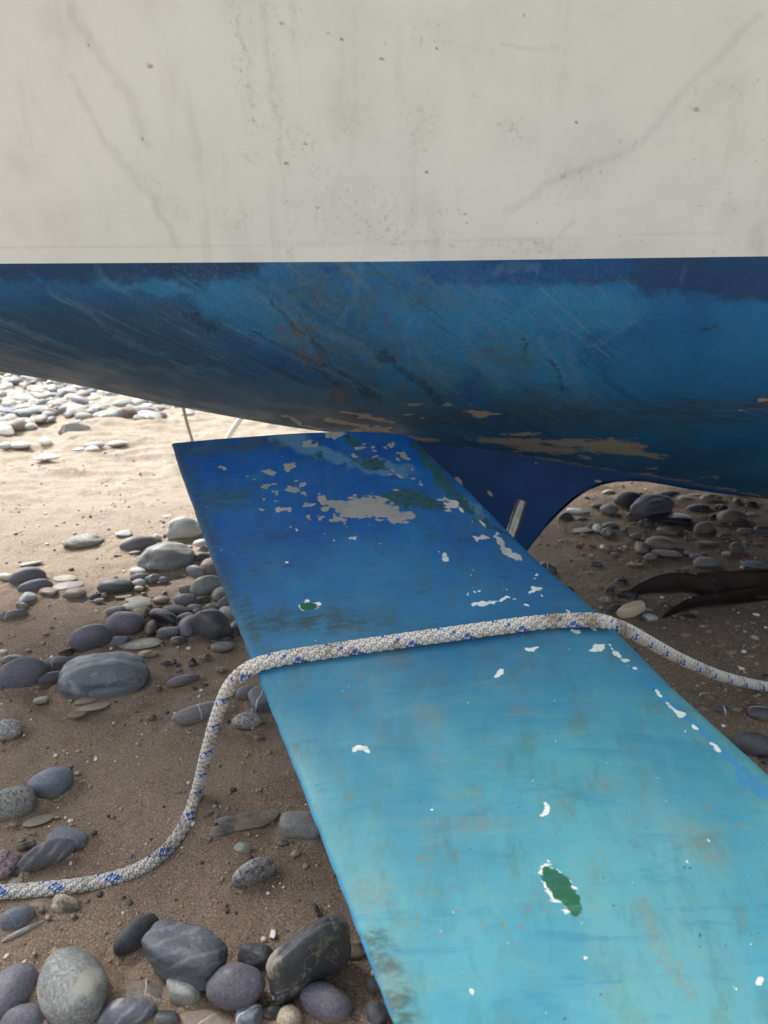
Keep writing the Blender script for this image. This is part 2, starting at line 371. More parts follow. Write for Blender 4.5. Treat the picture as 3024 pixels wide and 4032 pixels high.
def mat_rudder():
    m = M('faded_blue_rudder_paint', .5, .22)
    f = m.att('fade_shade')  # real paint fading plus hull shade put into the upper blade's colour
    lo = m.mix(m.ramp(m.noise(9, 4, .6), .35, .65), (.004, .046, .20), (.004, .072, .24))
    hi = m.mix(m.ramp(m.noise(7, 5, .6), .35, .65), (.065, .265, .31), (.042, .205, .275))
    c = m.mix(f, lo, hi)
    # cloudy chalky streaks running down the blade
    so_ = m.map((10, 3.2, 3), (0, 0, -24))
    stn = m.noise(1, 6, .62, so_, .3)
    c = m.mix(m.math('MULTIPLY', m.ramp(stn, .5, .72), m.ramp(f, 0, 1, .1, .55)), c, (.12, .27, .27))
    c = m.mix(m.math('MULTIPLY', m.ramp(stn, .47, .3), m.ramp(f, 0, 1, .3, .5)), c, (.022, .18, .32))
    # yellow-brown growth, patchy
    g1 = m.noise(26, 6, .7, m.map((1.6, 1, 1), (0, 0, -30)))
    c = m.mix(m.math('MULTIPLY', m.ramp(g1, .50, .68), m.ramp(f, 0, 1, .5, .42)), c, m.mix(f, (.012, .055, .10), (.10, .16, .11)))
    g2 = m.noise(150, 4, .7)
    c = m.mix(m.math('MULTIPLY', m.math('MULTIPLY', m.ramp(g2, .60, .67), m.ramp(m.noise(12, 4), .46, .62)), m.ramp(f, .1, .6, .0, .65)), c, (.20, .13, .05))
    # dark dashes on the deep blue part
    dash = m.noise(1, 3, .6, m.map((55, 190, 100), (0, 0, 8)))
    c = m.mix(m.math('MULTIPLY', m.math('MULTIPLY', m.ramp(dash, .58, .68), m.ramp(m.noise(10, 3), .42, .6)), m.ramp(f, .15, .6, .7, .06)), c, (.02, .045, .07))
    c = m.mix(m.math('MULTIPLY', m.soft('algae', 150, m.map((.5, 1.4, 1))), .8), c, (.03, .05, .035))
    c = m.mix(m.math('MULTIPLY', m.soft('rust', 260), .4), c, (.17, .14, .08))
    c = m.mix(m.math('MULTIPLY', m.edge('pale', .8, 60, .2), .7), c, (.08, .17, .24))
    c = m.mix(m.math('MULTIPLY', m.edge('bright', 1.5, 130, .2, None, 8), .6), c, (.02, .19, .42))
    c = m.mix(m.edge('dgreen', 1.1, 90, .1, None, 7), c, m.mix(m.ramp(m.noise(140, 4), .5, .62), (.016, .06, .085), (.012, .045, .02)))
    ch = m.edge('chip', 1.05, 150, .035, m.map((.7, 1.35, 1), (0, 0, 12)), 8)
    c = m.mix(ch, c, m.mix(m.ramp(f, 0, .3), m.mix(m.noise(30, 4), (.26, .27, .24), (.19, .17, .15)), (.60, .64, .58)))
    gr = m.edge('green', .6, 90, .03, None, 6)
    c = m.mix(gr, c, m.mix(m.noise(120, 4), (.008, .075, .035), (.014, .095, .045)))
    fl = m.ramp(m.noise(210, 2, .5), .765, .785); c = m.mix(fl, c, (.62, .68, .66))
    dk = m.ramp(m.noise(170, 3, .6, m.map(loc=(4, 2, 1))), .715, .74); c = m.mix(m.math('MULTIPLY', dk, m.ramp(f, 0, .5)), c, (.02, .09, .2))
    sc = m.noise(1, 2, .5, m.map((9, 420, 50), (0, 0, 35))); c = m.mix(m.math('MULTIPLY', m.ramp(sc, .68, .76), .06), c, (.20, .36, .38))
    dg = m.noise(1, 6, .72, m.map((13, 75, 40), (0, 0, -38)), .5); c = m.mix(m.math('MULTIPLY', m.ramp(dg, .5, .7), m.ramp(f, 0, 1, .03, .34)), c, (.13, .26, .24)); c = m.mix(m.math('MULTIPLY', m.ramp(dg, .47, .33), .35), c, (.014, .13, .24))
    sc2 = m.noise(1, 5, .75, m.map((40, 14, 30), (0, 0, -30))); c = m.mix(m.math('MULTIPLY', m.ramp(sc2, .48, .75), .42), c, (.03, .11, .13))
    c = m.mix(m.math('MULTIPLY', m.ramp(m.noise(300, 4, .8), .55, .75), .18), c, (.03, .12, .16))
    both = m.math('MAXIMUM', ch, gr)
    b = m.bump(m.noise(60, 5, .7), .16, .003); b = m.bump(m.noise(500, 2), .12, .0006, b); m.bump(both, -1., .0022, b)
    m.rough(m.ramp(m.noise(14, 4), .3, .7, .45, .68))
    return m.col(c)
MT, MB, MR = mat_topside(), mat_bottom(), mat_rudder()

V, Fc = loft(section_top, np.concatenate([np.linspace(0, .45, 110), np.linspace(.47, 1, 10)]), MT, 'topside')
o = mesh_obj('topside', V, Fc, MT); under(o, boat)
px, py = project(V); near = V[:, 1] < YC-.02
dirt = [('l', [(930, 0), (960, 250), (1000, 480)], 40), ('l', [(1050, 0), (1080, 350), (1130, 680)], 34), ('e', 1190, 90, 60, 80), ('e', 2010, 520, 70, 70),
        ('l', [(2200, 720), (2350, 660), (2470, 580)], 55), ('e', 2760, 400, 60, 60), ('e', 2880, 350, 70, 60), ('e', 2230, 690, 70, 50), ('e', 1350, 480, 70, 60), ('e', 1500, 850, 300, 120),
        ('l', [(1100, 500), (1200, 560), (1250, 680)], 40), ('l', [(1450, 960), (1700, 955), (2150, 950)], 20), ('e', 1650, 480, 60, 160), ('l', [(600, 720), (700, 850)], 40), ('e', 1700, 150, 80, 60),
        ('l', [(1120, 700), (1140, 1020)], 14), ('e', 980, 620, 40, 30), ('e', 2920, 560, 50, 50), ('e', 940, 860, 90, 60), ('e', 2100, 980, 220, 40)]
scuff = [('l', [(2990, 60), (2760, 290), (2600, 470), (2480, 590), (2200, 700), (2000, 830)], 17), ('l', [(280, 20), (370, 190), (520, 400), (580, 560)], 22), ('l', [(280, 300), (420, 560), (600, 790), (700, 970)], 16),
         ('l', [(1035, 20), (1070, 330), (1110, 640)], 8), ('l', [(940, 60), (990, 420)], 9), ('l', [(1980, 170), (2060, 190), (2130, 195), (2210, 185)], 8), ('l', [(2150, 990), (2250, 870)], 8), ('l', [(960, 610), (1000, 650)], 7),
         ('l', [(0, 975), (700, 968), (1500, 958), (2300, 935), (3024, 905)], 5), ('e', 2450, 590, 45, 35)]
spot = [('e', 1502, 230, 16, 9), ('e', 1680, 678, 9, 11), ('e', 1290, 126, 9, 7), ('e', 1345, 155, 9, 7), ('e', 1582, 448, 8, 7), ('e', 988, 850, 7, 6), ('e', 1870, 375, 8, 7), ('e', 2064, 57, 7, 7), ('e', 1128, 642, 14, 9),
        ('e', 1200, 565, 14, 6), ('e', 590, 260, 15, 12), ('e', 350, 180, 9, 8), ('e', 1830, 845, 12, 5), ('e', 1112, 95, 11, 9), ('e', 562, 548, 8, 8), ('e', 2740, 430, 18, 9), ('e', 2270, 480, 8, 7), ('e', 2980, 320, 8, 8),
        ('e', 1515, 170, 9, 10), ('e', 1725, 195, 9, 7), ('e', 1790, 200, 8, 7), ('e', 700, 820, 8, 7), ('e', 1250, 820, 9, 7), ('e', 1835, 880, 8, 6), ('e', 2890, 825, 7, 7), ('e', 1695, 90, 8, 7)]
qx = px+30*(vnoise(px/60, py/60, 31)-.5)+14*(vnoise(px/18, py/18, 32)-.5); attr(o, 'dirt', field(px, py, dirt)*near); attr(o, 'scuff', np.clip(field(qx, py, scuff), 0, 1)*near); attr(o, 'spot', field(px, py, [(k[0], k[1], k[2], k[3]*.8, k[4]*.8) for k in spot])*near)
attr(o, 'drops', np.clip(field(px, py, [('e', 2650, 820, 520, 160, 15)])*2, 0, 1)*near)

V, Fc = loft(section_bottom, np.linspace(0, 1, 150), MB, 'underwater_hull')
o = mesh_obj('underwater_hull', V, Fc, MB); under(o, boat)
px, py = project(V); near = V[:, 1] < YC+.001
wob = 20*(vnoise(px/60, py/60, 3)-.5)
pyw = py+wob
pxo, pyo = px, py
WX = 30*(vnoise(px/90, py/90, 21)-.5)+16*(vnoise(px/30, py/30, 22)-.5)+12*(vnoise(px/11, py/11, 25)-.5); WY = 30*(vnoise(px/90, py/90, 23)-.5)+16*(vnoise(px/30, py/30, 24)-.5)
px = px+WX; py = py+WY
WL = np.interp(px, [0, 1500, 3024], [1038, 1030, 1010])
dwl = pyw-WL
bandw = np.interp(px, [0, 600, 980, 1060, 1750, 2000, 2480, 2560, 3024], [75, 70, 62, -30, -30, 85, 95, 140, 175])
attr(o, 'band', np.clip(.5+(bandw-dwl+30*(vnoise(px/24, py/14, 61)-.5))/170, 0, 1)*near)
attr(o, 'royal', field(px, py, [('e', 1800, 1060, 150, 50), ('e', 2050, 1065, 260, 55), ('e', 2380, 1050, 150, 40), ('e', 1290, 1065, 40, 26)])*near)
attr(o, 'cyan', field(px, py, [('e', 2230, 1220, 280, 95), ('e', 1820, 1290, 330, 160), ('e', 640, 1125, 230, 35), ('e', 2050, 1420, 240, 120), ('e', 1000, 1250, 260, 90, -25), ('e', 1650, 1480, 180, 70)])*near)
attr(o, 'pale', field(px, py, [('l', [(1410, 1060), (1385, 1200), (1350, 1290)], 15), ('l', [(960, 1110), (1150, 1260), (1230, 1330), (1290, 1400), (1400, 1520)], 15), ('l', [(1060, 1110), (1200, 1250), (1350, 1330), (1500, 1440)], 13),
    ('l', [(200, 1140), (330, 1220), (560, 1370), (760, 1450)], 10), ('l', [(0, 1270), (250, 1370), (400, 1420), (700, 1480)], 12), ('l', [(2130, 1330), (2200, 1450), (2290, 1570)], 18), ('l', [(2210, 1300), (2250, 1420), (2290, 1520)], 16),
    ('l', [(2300, 1375), (2400, 1320), (2490, 1272)], 8), ('l', [(1590, 1300), (1700, 1450), (1800, 1550)], 14), ('l', [(380, 1060), (430, 1110), (520, 1170)], 12), ('l', [(1960, 1080), (2080, 1050), (2120, 1065)], 22),
    ('l', [(1640, 1250), (1590, 1330), (1620, 1440)], 9), ('l', [(1830, 1300), (1880, 1420), (1960, 1510)], 26), ('l', [(450, 1340), (620, 1400), (900, 1480)], 8), ('l', [(2700, 1030), (2690, 1110)], 9)])*near)
attr(o, 'crack', field(px, py, [('l', [(1240, 1330), (1300, 1430), (1400, 1500), (1490, 1560)], 9), ('l', [(1180, 1270), (1290, 1380), (1330, 1450), (1420, 1540), (1500, 1580)], 7), ('l', [(2150, 1400), (2200, 1470), (2215, 1555)], 8), ('l', [(2050, 1340), (2060, 1385)], 8),
    ('l', [(1060, 1180), (1150, 1280), (1210, 1330)], 7), ('l', [(1230, 1420), (1300, 1500), (1340, 1540)], 12), ('l', [(960, 1290), (1150, 1390), (1330, 1450)], 5), ('e', 780, 1270, 70, 20, -30), ('l', [(1500, 1400), (1650, 1500), (1720, 1580)], 16), ('l', [(2760, 1300), (2820, 1285)], 6)])*near)
tt = np.tile(np.linspace(0, 1, 150), len(XS)); tt = np.concatenate([tt, np.zeros(len(V)-len(tt))])*.46
th_ = math.radians(40)
attr(o, 'across', tt*math.cos(th_)-V[:, 0]*math.sin(th_)+.12*tt*tt/.46); attr(o, 'along', V[:, 0]*math.cos(th_)+tt*math.sin(th_))
attr(o, 'worn', np.clip(2*field(px, py, [('e', 1350, 1300, 620, 330, -20), ('e', 2000, 1350, 330, 300)]), 0, 1)*near)
attr(o, 'rust', field(px, py, [('e', 1160, 1325, 62, 50), ('e', 1230, 1400, 60, 40), ('e', 1340, 1560, 40, 20), ('e', 3000, 1600, 60, 20)])*near)
attr(o, 'grime', field(px, py, [('e', 1300, 1200, 240, 170), ('e', 1500, 1420, 300, 170, -30), ('e', 1350, 1600, 300, 60), ('e', 1960, 1420, 120, 90), ('e', 2130, 1590, 220, 40), ('e', 1650, 1130, 200, 90)])*near)
attr(o, 'algae', field(px, py, [('e', 2750, 1625, 420, 50, 2), ('e', 2200, 1640, 350, 36), ('e', 1700, 1650, 260, 30), ('e', 2950, 1600, 160, 50), ('e', 1300, 1650, 300, 26)])*near)
px, py = pxo, pyo
attr(o, 'aft', np.clip((1450-px-(1700-py)*-.35)/900, 0, 1)*np.clip((py-1080)/150, 0, 1)*near)
qx = px+60*(vnoise(px/70, py/9, 51)-.5)+30*(vnoise(px/20, py/5, 52)-.5); qy = py+10*(vnoise(px/50, py/10, 53)-.5)+6*(vnoise(px/16, py/5, 54)-.5)
attr(o, 'chip', field(qx, qy, [('e', 2010, 1738, 130, 14, -3), ('e', 2130, 1768, 150, 16, -4), ('e', 2060, 1708, 60, 6), ('e', 2390, 1756, 130, 26), ('e', 2250, 1745, 90, 12, -3), ('e', 2520, 1785, 100, 15, -5), ('e', 2600, 1806, 26, 6),
    ('e', 1895, 1632, 50, 12), ('e', 1860, 1622, 30, 7), ('e', 1640, 1594, 26, 6), ('e', 1752, 1591, 19, 7), ('e', 1850, 1592, 22, 4), ('e', 1620, 1630, 18, 5), ('e', 1660, 1650, 14, 4), ('e', 3005, 1574, 26, 6), ('e', 2925, 1617, 20, 4),
    ('l', [(1290, 1650), (1400, 1672), (1520, 1695)], 9), ('l', [(1130, 1640), (1260, 1690)], 6), ('l', [(1850, 1770), (2150, 1816), (2374, 1854), (2577, 1880), (2848, 1934), (3024, 1962)], 10), ('e', 2300, 1800, 22, 6), ('e', 2570, 1845, 36, 5), ('e', 2800, 1880, 36, 4), ('l', [(1400, 1695), (1700, 1735)], 6),
    ('e', 1450, 1640, 90, 8, -15), ('e', 760, 1610, 60, 3, -10)])*near)

m = M('grey_deck_paint', .6); DECK = m.col(m.mix(m.noise(9, 3), (.5, .5, .48), (.42, .42, .41)))
V = []; 
for X in XS[::6]:
    y, z = section_top(X, 1); V += [(X, y, z), (X, YC, z+.05), (X, YC+(YC-y)*far_k(X), z)]
o = mesh_obj('deck', np.array(V), grid_faces(len(V)//3, 3), DECK); under(o, boat)
# transom closes the stern
X = XS[0]; ring = [(X, *section_top(X, t)) for t in np.linspace(1, 0, 8)]+[(X, *section_bottom(X, t)) for t in np.linspace(0, 1, 8)]
ring += [(x, 2*YC-y, z) for x, y, z in ring[::-1][1:]]
o = mesh_obj('transom', ring, [tuple(range(len(ring)))], MT, smooth=False); under(o, boat)

# ---- skeg and keel: slabs on the centre line
def mat_skeg():
    m = M('dark_blue_skeg_paint', .5, .3)
    c = m.mix(m.ramp(m.noise(8, 4), .35, .65), (.007, .055, .17), (.006, .042, .14))
    c = m.mix(m.math('MULTIPLY', m.ramp(m.noise(60, 5, .7), .6, .75), .5), c, (.05, .08, .10))
    c = m.mix(m.edge('chip', .6, 100, .04), c, (.34, .30, .24))
    m.bump(m.noise(90, 4), .2, .002); return m.col(c)
MS = mat_skeg()
def slab(name, outline, y0, thick, mat):
    """closed outline (x,z) -> slab with rounded rim, as triangulated caps plus a rounded side band"""
    import bmesh
    bm = bmesh.new(); h = thick/2
    if sum(a[0]*b[1]-b[0]*a[1] for a, b in zip(outline, outline[1:]+outline[:1])) < 0: outline = outline[::-1]
    n = len(outline); cx = sum(p[0] for p in outline)/n; cz = sum(p[1] for p in outline)/n
    rings = []
    for k in range(9):
        a = math.pi*k/8-math.pi/2; ins = h*.7*(1-math.cos(a))
        rr = []
        for i, (x, z) in enumerate(outline):
            xa, za = outline[i-1]; xb, zb = outline[(i+1) % n]; tx, tz = xb-xa, zb-za; l = math.hypot(tx, tz)+1e-9
            nx, nz = -tz/l, tx/l
            rr.append(bm.verts.new((x+nx*ins, y0+h*math.sin(a), z+nz*ins)))
        rings.append(rr)
    for a, b in zip(rings, rings[1:]):
        for i in range(n): bm.faces.new((a[i-1], a[i], b[i], b[i-1]))
    bm.faces.new(rings[0]); bm.faces.new(rings[-1][::-1])
    bmesh.ops.triangulate(bm, faces=[f for f in bm.faces if len(f.verts) > 4]); 
    big = [e for e in bm.edges if e.calc_length() > .02]
    bmesh.ops.subdivide_edges(bm, edges=big, cuts=3, use_grid_fill=True)
    bmesh.ops.triangulate(bm, faces=bm.faces[:])
    bmesh.ops.subdivide_edges(bm, edges=[e for e in bm.edges if e.calc_length() > .012], cuts=2, use_grid_fill=True)
    bmesh.ops.recalc_face_normals(bm, faces=bm.faces[:])
    me = bpy.data.meshes.new(name); bm.to_mesh(me); bm.free(); me.materials.append(mat)
    me.polygons.foreach_set('use_smooth', [False]*len(me.polygons))
    o = bpy.data.objects.new(name, me); COL.objects.link(o); return o
arch = [(1960, 2380), (2010, 2290), (2060, 2215), (2100, 2160), (2150, 2098), (2205, 2038), (2265, 1983), (2320, 1945), (2380, 1921), (2440, 1909), (2500, 1907), (2560, 1910), (2640, 1922), (2713, 1936), (2850, 1956), (2984, 1969), (3150, 1990), (3350, 2005)]
top = [(3350, 1940), (3024, 1930), (2577, 1850), (2137, 1780), (1700, 1700), (1560, 1690)]
lft = [(1640, 1900), (1740, 2130), (1850, 2380)]
pts = [(lambda p: (p.x, p.z))(at_y(x, y, YC-.02)) for x, y in arch+top+lft]
sk = slab('skeg', pts[::-1], YC-.0, .026, MS); under(sk, boat)
vv = np.array([v.co[:] for v in sk.data.vertices]); px, py = project(vv)
attr(sk, 'chip', field(px, py, [('e', 1920, 1935, 16, 18), ('e', 1700, 1812, 14, 10), ('e', 1722, 1815, 8, 6), ('e', 1800, 1905, 22, 26), ('e', 2105, 1826, 22, 6), ('e', 2355, 1895, 16, 4), ('e', 1690, 1800, 10, 6), ('e', 1725, 1825, 10, 8), ('e', 2335, 1925, 12, 4)]))
kl = slab('keel', [(.98, .2), (1.02, 0.0), (1.1, -.04), (3.2, -.04), (3.5, .05), (3.6, .22)], YC, .12, MS); under(kl, boat)  # out-of-view keel, lengthened aft to block sun on the right
attr(kl, 'chip', np.zeros(len(kl.data.vertices)))

# ---- rudder: a foil section blade, turned hard over and sloping down towards the camera
RA = P(667, 1750, .97); RQ1 = P(1010, 2640, .66); RQ2 = P(2300, 2450, .71)
RN = (RQ1-RA).cross(RQ2-RA).normalized()
if RN.z < 0: RN = -RN
def on_rudder(px, py, lift=0.):
    o_ = Vector((0, 0, CH)); r = dir_(px, py); t = RN.dot(RA+RN*lift-o_)/RN.dot(r); return o_+r*t
# spanwise stations: (trailing px, leading px)
tr = [(676, 1749), (703, 1838), (815, 2150), (905, 2390), (1010, 2650), (1180, 3080), (1370, 3570), (1550, 4032), (1640, 4260), (1700, 4420)]
ld = [(1625, 1735), (1700, 1812), (1870, 1975), (2100, 2212), (2360, 2435), (2640, 2722), (3010, 3060), (3330, 3360), (3520, 3545), (3700, 3720)]
tr += [(1800, 4720)]; ld += [(4200, 4230)]
TR = [on_rudder(*p, -.0125)+RN*.016 for p in tr]; LD = [on_rudder(*p, -.016)+RN*.016 for p in ld]
NS, NC = 380, 400
def poly_at(Q, s):
    t = s*(len(Q)-1); i = min(int(t), len(Q)-2); return Q[i].lerp(Q[i+1], t-i)
c_ = np.linspace(0, 1, NC)
thk = .030                                   # full thickness at the fattest part
def half(c):                                 # c=0 trailing, 1 leading: NACA-like half thickness
    x = 1-c
    return thk*5*(.2969*np.sqrt(x)-.126*x-.3516*x**2+.2843*x**3-.1015*x**4)*1.0+.0035*np.clip(c/.015, 0, 1)**.5
cc = 1-(1-c_)**1.6                           # crowd vertices near the leading edge
hh = half(cc)
# make the mid-plane lie one half-thickness below the traced top face
top_, bot_ = [], []
for s in np.linspace(0, 1, NS):
    a, b = poly_at(TR, s), poly_at(LD, s)
    sink = .016
    rim = 1.0 if .012 < s < .985 else math.sqrt(max(0, 1-((.012-s)/.012)**2)) if s <= .012 else math.sqrt(max(0, 1-((s-.985)/.015)**2))
    q = np.outer(1-cc, a)+np.outer(cc, b)-np.array(RN)*sink
    jit = .0004*(vnoise(np.array([s*140]), np.array([0.]), 5)[0]-.5)*2
    q[0] += np.array((b-a).normalized())*jit
    top_.append(q+np.outer(hh*rim+.0009*(vnoise(cc*6, np.full(NC, s*9), 1)-.5), RN)); bot_.append(q-np.outer(hh*rim, RN))
T_, B_ = np.array(top_).reshape(-1, 3), np.array(bot_).reshape(-1, 3)
V = np.concatenate([T_, B_]); n0 = NS*NC
Fc = [grid_faces(NS, NC)[:, ::-1], grid_faces(NS, NC, n0)]
e = np.arange(NS-1)
Fc.append(np.stack([e*NC, (e+1)*NC, (e+1)*NC+n0, e*NC+n0], 1)); 
Fc.append(np.stack([(e+1)*NC+NC-1, e*NC+NC-1, e*NC+NC-1+n0, (e+1)*NC+NC-1+n0], 1))
g = np.arange(NC-1); k = (NS-1)*NC
Fc.append(np.stack([g+1, g, g+n0, g+1+n0], 1)); Fc.append(np.stack([k+g, k+g+1, k+g+1+n0, k+g+n0], 1))
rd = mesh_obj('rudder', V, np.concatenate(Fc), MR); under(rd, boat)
px, py = project(V); istop = np.arange(len(V)) < n0
SHR = .86
chips = [('e', 1441, 1988, 78, 40), ('e', 1385, 2018, 60, 24, -8), ('e', 1500, 2012, 70, 30), ('e', 1568, 2036, 58, 24, 12), ('e', 1610, 2040, 26, 14), ('e', 1330, 1985, 62, 16, -20), ('e', 1268, 1965, 34, 20), ('e', 1290, 2003, 30, 9), ('e', 1360, 2000, 40, 24),
 ('e', 1060, 1852, 32, 11), ('e', 1145, 1837, 28, 14), ('e', 965, 1873, 14, 5), ('e', 880, 1841, 18, 7), ('e', 1055, 1908, 36, 13), ('e', 1150, 1930, 38, 14), ('e', 1212, 1990, 32, 11), ('e', 1115, 2005, 26, 12), ('e', 1325, 2045, 30, 13), ('e', 1360, 2072, 14, 7), ('e', 1390, 2112, 16, 10),
 ('e', 1135, 2211, 16, 7), ('e', 1215, 2045, 16, 9), ('e', 1185, 1950, 15, 7), ('e', 1030, 2008, 13, 5), ('e', 1092, 1967, 16, 8), ('e', 990, 1898, 18, 6), ('e', 1265, 2043, 12, 7), ('e', 1172, 2090, 9, 6), ('e', 1140, 2082, 8, 4), ('e', 1030, 1963, 11, 7), ('e', 1085, 1945, 10, 6), ('e', 1180, 1908, 12, 6),
 ('e', 1220, 1743, 24, 9), ('e', 1415, 1764, 42, 8, -6), ('e', 1335, 1712, 50, 13), ('e', 1400, 1790, 20, 7), ('e', 1540, 1760, 22, 11), ('e', 1575, 1797, 28, 13, -30), ('e', 1490, 1772, 14, 5), ('e', 1300, 1722, 14, 7), ('e', 1560, 1875, 34, 6, -15), ('e', 1610, 1885, 26, 6), ('e', 1650, 1900, 9, 5), ('e', 1560, 1932, 14, 7), ('e', 1535, 1850, 8, 6), ('e', 1440, 1750, 14, 5), ('e', 1480, 1800, 30, 6, 20),
 ('e', 1780, 1992, 34, 22), ('e', 1755, 1962, 20, 9), ('e', 1818, 2010, 14, 8), ('e', 1895, 2116, 22, 9), ('e', 1755, 2193, 22, 9, -5), ('e', 1722, 2173, 6, 4), ('l', [(1950, 2120), (1985, 2158), (2045, 2195)], 13), ('e', 1900, 2060, 26, 7, -40),
 ('l', [(1865, 2380), (1935, 2372), (1995, 2352)], 7), ('e', 2020, 2355, 14, 4), ('e', 1876, 2324, 18, 5), ('e', 1838, 2342, 3, 9, 25), ('e', 2112, 2322, 30, 10, 8), ('e', 2082, 2378, 16, 5), ('e', 2110, 2270, 10, 4), ('e', 1995, 2322, 10, 3), ('e', 1852, 2268, 12, 3), ('e', 1875, 2248, 10, 3), ('e', 2140, 2356, 12, 3, -30),
 ('e', 2262, 2486, 26, 12), ('e', 2245, 2493, 12, 9), ('e', 2333, 2478, 17, 9, -25), ('l', [(2070, 2552), (2095, 2556), (2115, 2546)], 9), ('e', 2350, 2549, 24, 16), ('e', 2330, 2561, 17, 6), ('e', 2389, 2538, 6, 5), ('e', 2405, 2551, 9, 4, -30), ('e', 2428, 2574, 20, 8, -38), ('e', 2461, 2603, 18, 8, -30), ('e', 2497, 2638, 11, 6, -15),
 ('e', 1976, 2645, 11, 13), ('e', 1974, 2666, 16, 6), ('e', 2583, 2721, 11, 7), ('e', 2599, 2738, 11, 6, -40), ('l', [(2636, 2772), (2660, 2795), (2690, 2816)], 9), ('e', 2732, 2862, 15, 8, -30), ('e', 2815, 2945, 30, 9, -42),
 ('l', [(1380, 2954), (1403, 2942), (1422, 2948), (1452, 2962)], 8), ('e', 1448, 2956, 10, 10), ('l', [(2132, 3206), (2150, 3196), (2160, 3180), (2172, 3176)], 6), ('e', 2160, 3170, 12, 8, -40), ('e', 2136, 3207, 9, 5), ('e', 1850, 3902, 9, 14, 30), ('e', 2990, 3867, 10, 17, 30), ('e', 2890, 3890, 5, 6),
 ('e', 2205, 3500, 111, 45, -53), ('e', 2235, 3560, 34, 8, -30), ('e', 1212, 2387, 36, 18), ('e', 2230, 2400, 5, 3), ('e', 2355, 2790, 3, 3), ('e', 2370, 2822, 3, 3)]
chips = [(k[0], k[1], k[2], k[3]*SHR, k[4]*SHR, *k[5:]) if k[0] == 'e' and k[3] < 60 and k[2] < 2300 else k for k in chips]
qx = px+34*(vnoise(px/46, py/26, 41)-.5)+20*(vnoise(px/15, py/11, 42)-.5); qy = py+20*(vnoise(px/40, py/24, 43)-.5)+14*(vnoise(px/14, py/10, 44)-.5)
fa_ = np.clip((py-2150)/400, .35, 1)[...]; qx = px+(qx-px)*(1.35-fa_*.7); qy = py+(qy-py)*(1.35-fa_*.7)
attr(rd, 'chip', field(qx, qy, chips)*istop)
attr(rd, 'green', field(px, py, [('e', 2207, 3496, 108, 42, -52), ('e', 2235, 3530, 90, 38, -56), ('e', 1214, 2388, 33, 15)])*istop)
attr(rd, 'dgreen', field(qx, qy, [('e', 1610, 1965, 90, 38, -8), ('e', 1540, 1960, 50, 30), ('e', 1700, 1985, 50, 22), ('e', 1385, 1735, 26, 20), ('l', [(1640, 1760), (1690, 1820), (1740, 1900), (1800, 1960), (1850, 2010)], 17), ('e', 1450, 1822, 60, 20, -12), ('e', 1260, 1790, 20, 14), ('l', [(1900, 2050), (1990, 2110)], 8)])*istop)
attr(rd, 'pale', field(qx, qy, [('e', 1130, 1720, 75, 26), ('e', 1230, 1770, 110, 26, -15), ('e', 1500, 1840, 130, 26, -10), ('e', 1330, 1800, 60, 16, -20), ('e', 1860, 2000, 60, 20, -40)])*istop)
attr(rd, 'bright', field(px, py, [('l', [(2500, 2640), (2650, 2780), (2760, 2870), (2830, 2950), (3024, 3120)], 13), ('l', [(1020, 2700), (1160, 3020), (1300, 3380), (1540, 4000)], 9), ('l', [(2900, 3050), (3000, 3130)], 16)])*istop)
attr(rd, 'algae', field(qx, qy, [('l', [(680, 1790), (740, 1930), (800, 2090), (850, 2250), (890, 2380)], 44), ('l', [(700, 1770), (1100, 1745)], 26), ('e', 860, 1960, 120, 40), ('l', [(1640, 1750), (1740, 1870), (1900, 2060)], 16), ('l', [(960, 2380), (1010, 2500)], 26), ('e', 1200, 2450, 300, 40), ('l', [(1480, 3700), (1560, 3900), (1600, 4032)], 50)])*istop)
attr(rd, 'rust', field(qx, qy, [('e', 2760, 3330, 130, 60, -40), ('l', [(2520, 3560), (2560, 3640), (2600, 3740), (2660, 3820), (2720, 3920)], 26), ('e', 1460, 3520, 90, 60), ('e', 1530, 3880, 60, 90), ('e', 2390, 3090, 60, 30), ('e', 1690, 2820, 60, 40), ('e', 2050, 2795, 50, 20), ('e', 1560, 2590, 60, 20), ('e', 1850, 3240, 160, 30)])*istop)
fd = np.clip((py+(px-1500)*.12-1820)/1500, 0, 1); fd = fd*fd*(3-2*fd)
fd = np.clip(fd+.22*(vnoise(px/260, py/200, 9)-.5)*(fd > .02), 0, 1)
attr(rd, 'fade_shade', np.where(istop, fd, .3))  # one mask for paint fading and painted hull shade
# rudder stock: hidden tube that carries the blade up into the hull
def tube(name, pts, rad, mat, seg=20, parent=None, closed=True, hollow=0):
    V, Fc = [], []; n = len(pts)
    for i, p in enumerate(pts):
        p = Vector(p); t = (Vector(pts[min(i+1, n-1)])-Vector(pts[max(i-1, 0)])).normalized()
        x = t.cross(Vector((.3, .9, .2))).normalized(); y = t.cross(x); r = rad[i] if isinstance(rad, (list, tuple)) else rad
        for k in range(seg):
            a = 2*math.pi*k/seg; V.append(tuple(p+(x*math.cos(a)+y*math.sin(a))*r))
    for i in range(n-1):
        for k in range(seg): Fc.append((i*seg+k, i*seg+(k+1) % seg, (i+1)*seg+(k+1) % seg, (i+1)*seg+k))
    if closed: Fc += [tuple(range(seg))[::-1], tuple((n-1)*seg+k for k in range(seg))]
    return mesh_obj(name, V, Fc, mat, parent)
m = M('dull_steel', .3, .5); m.b.inputs['Metallic'].default_value = .8
c = m.mix(m.ramp(m.noise(60, 5, .7), .4, .7), (.30, .28, .26), (.20, .18, .165)); m.bump(m.noise(160, 3), .25, .0008); STEEL = m.col(c)
o = tube('rudder_stock', [on_rudder(1590, 1830, -.026), at_y(1600, 1850, YC)], .013, STEEL); under(o, boat)
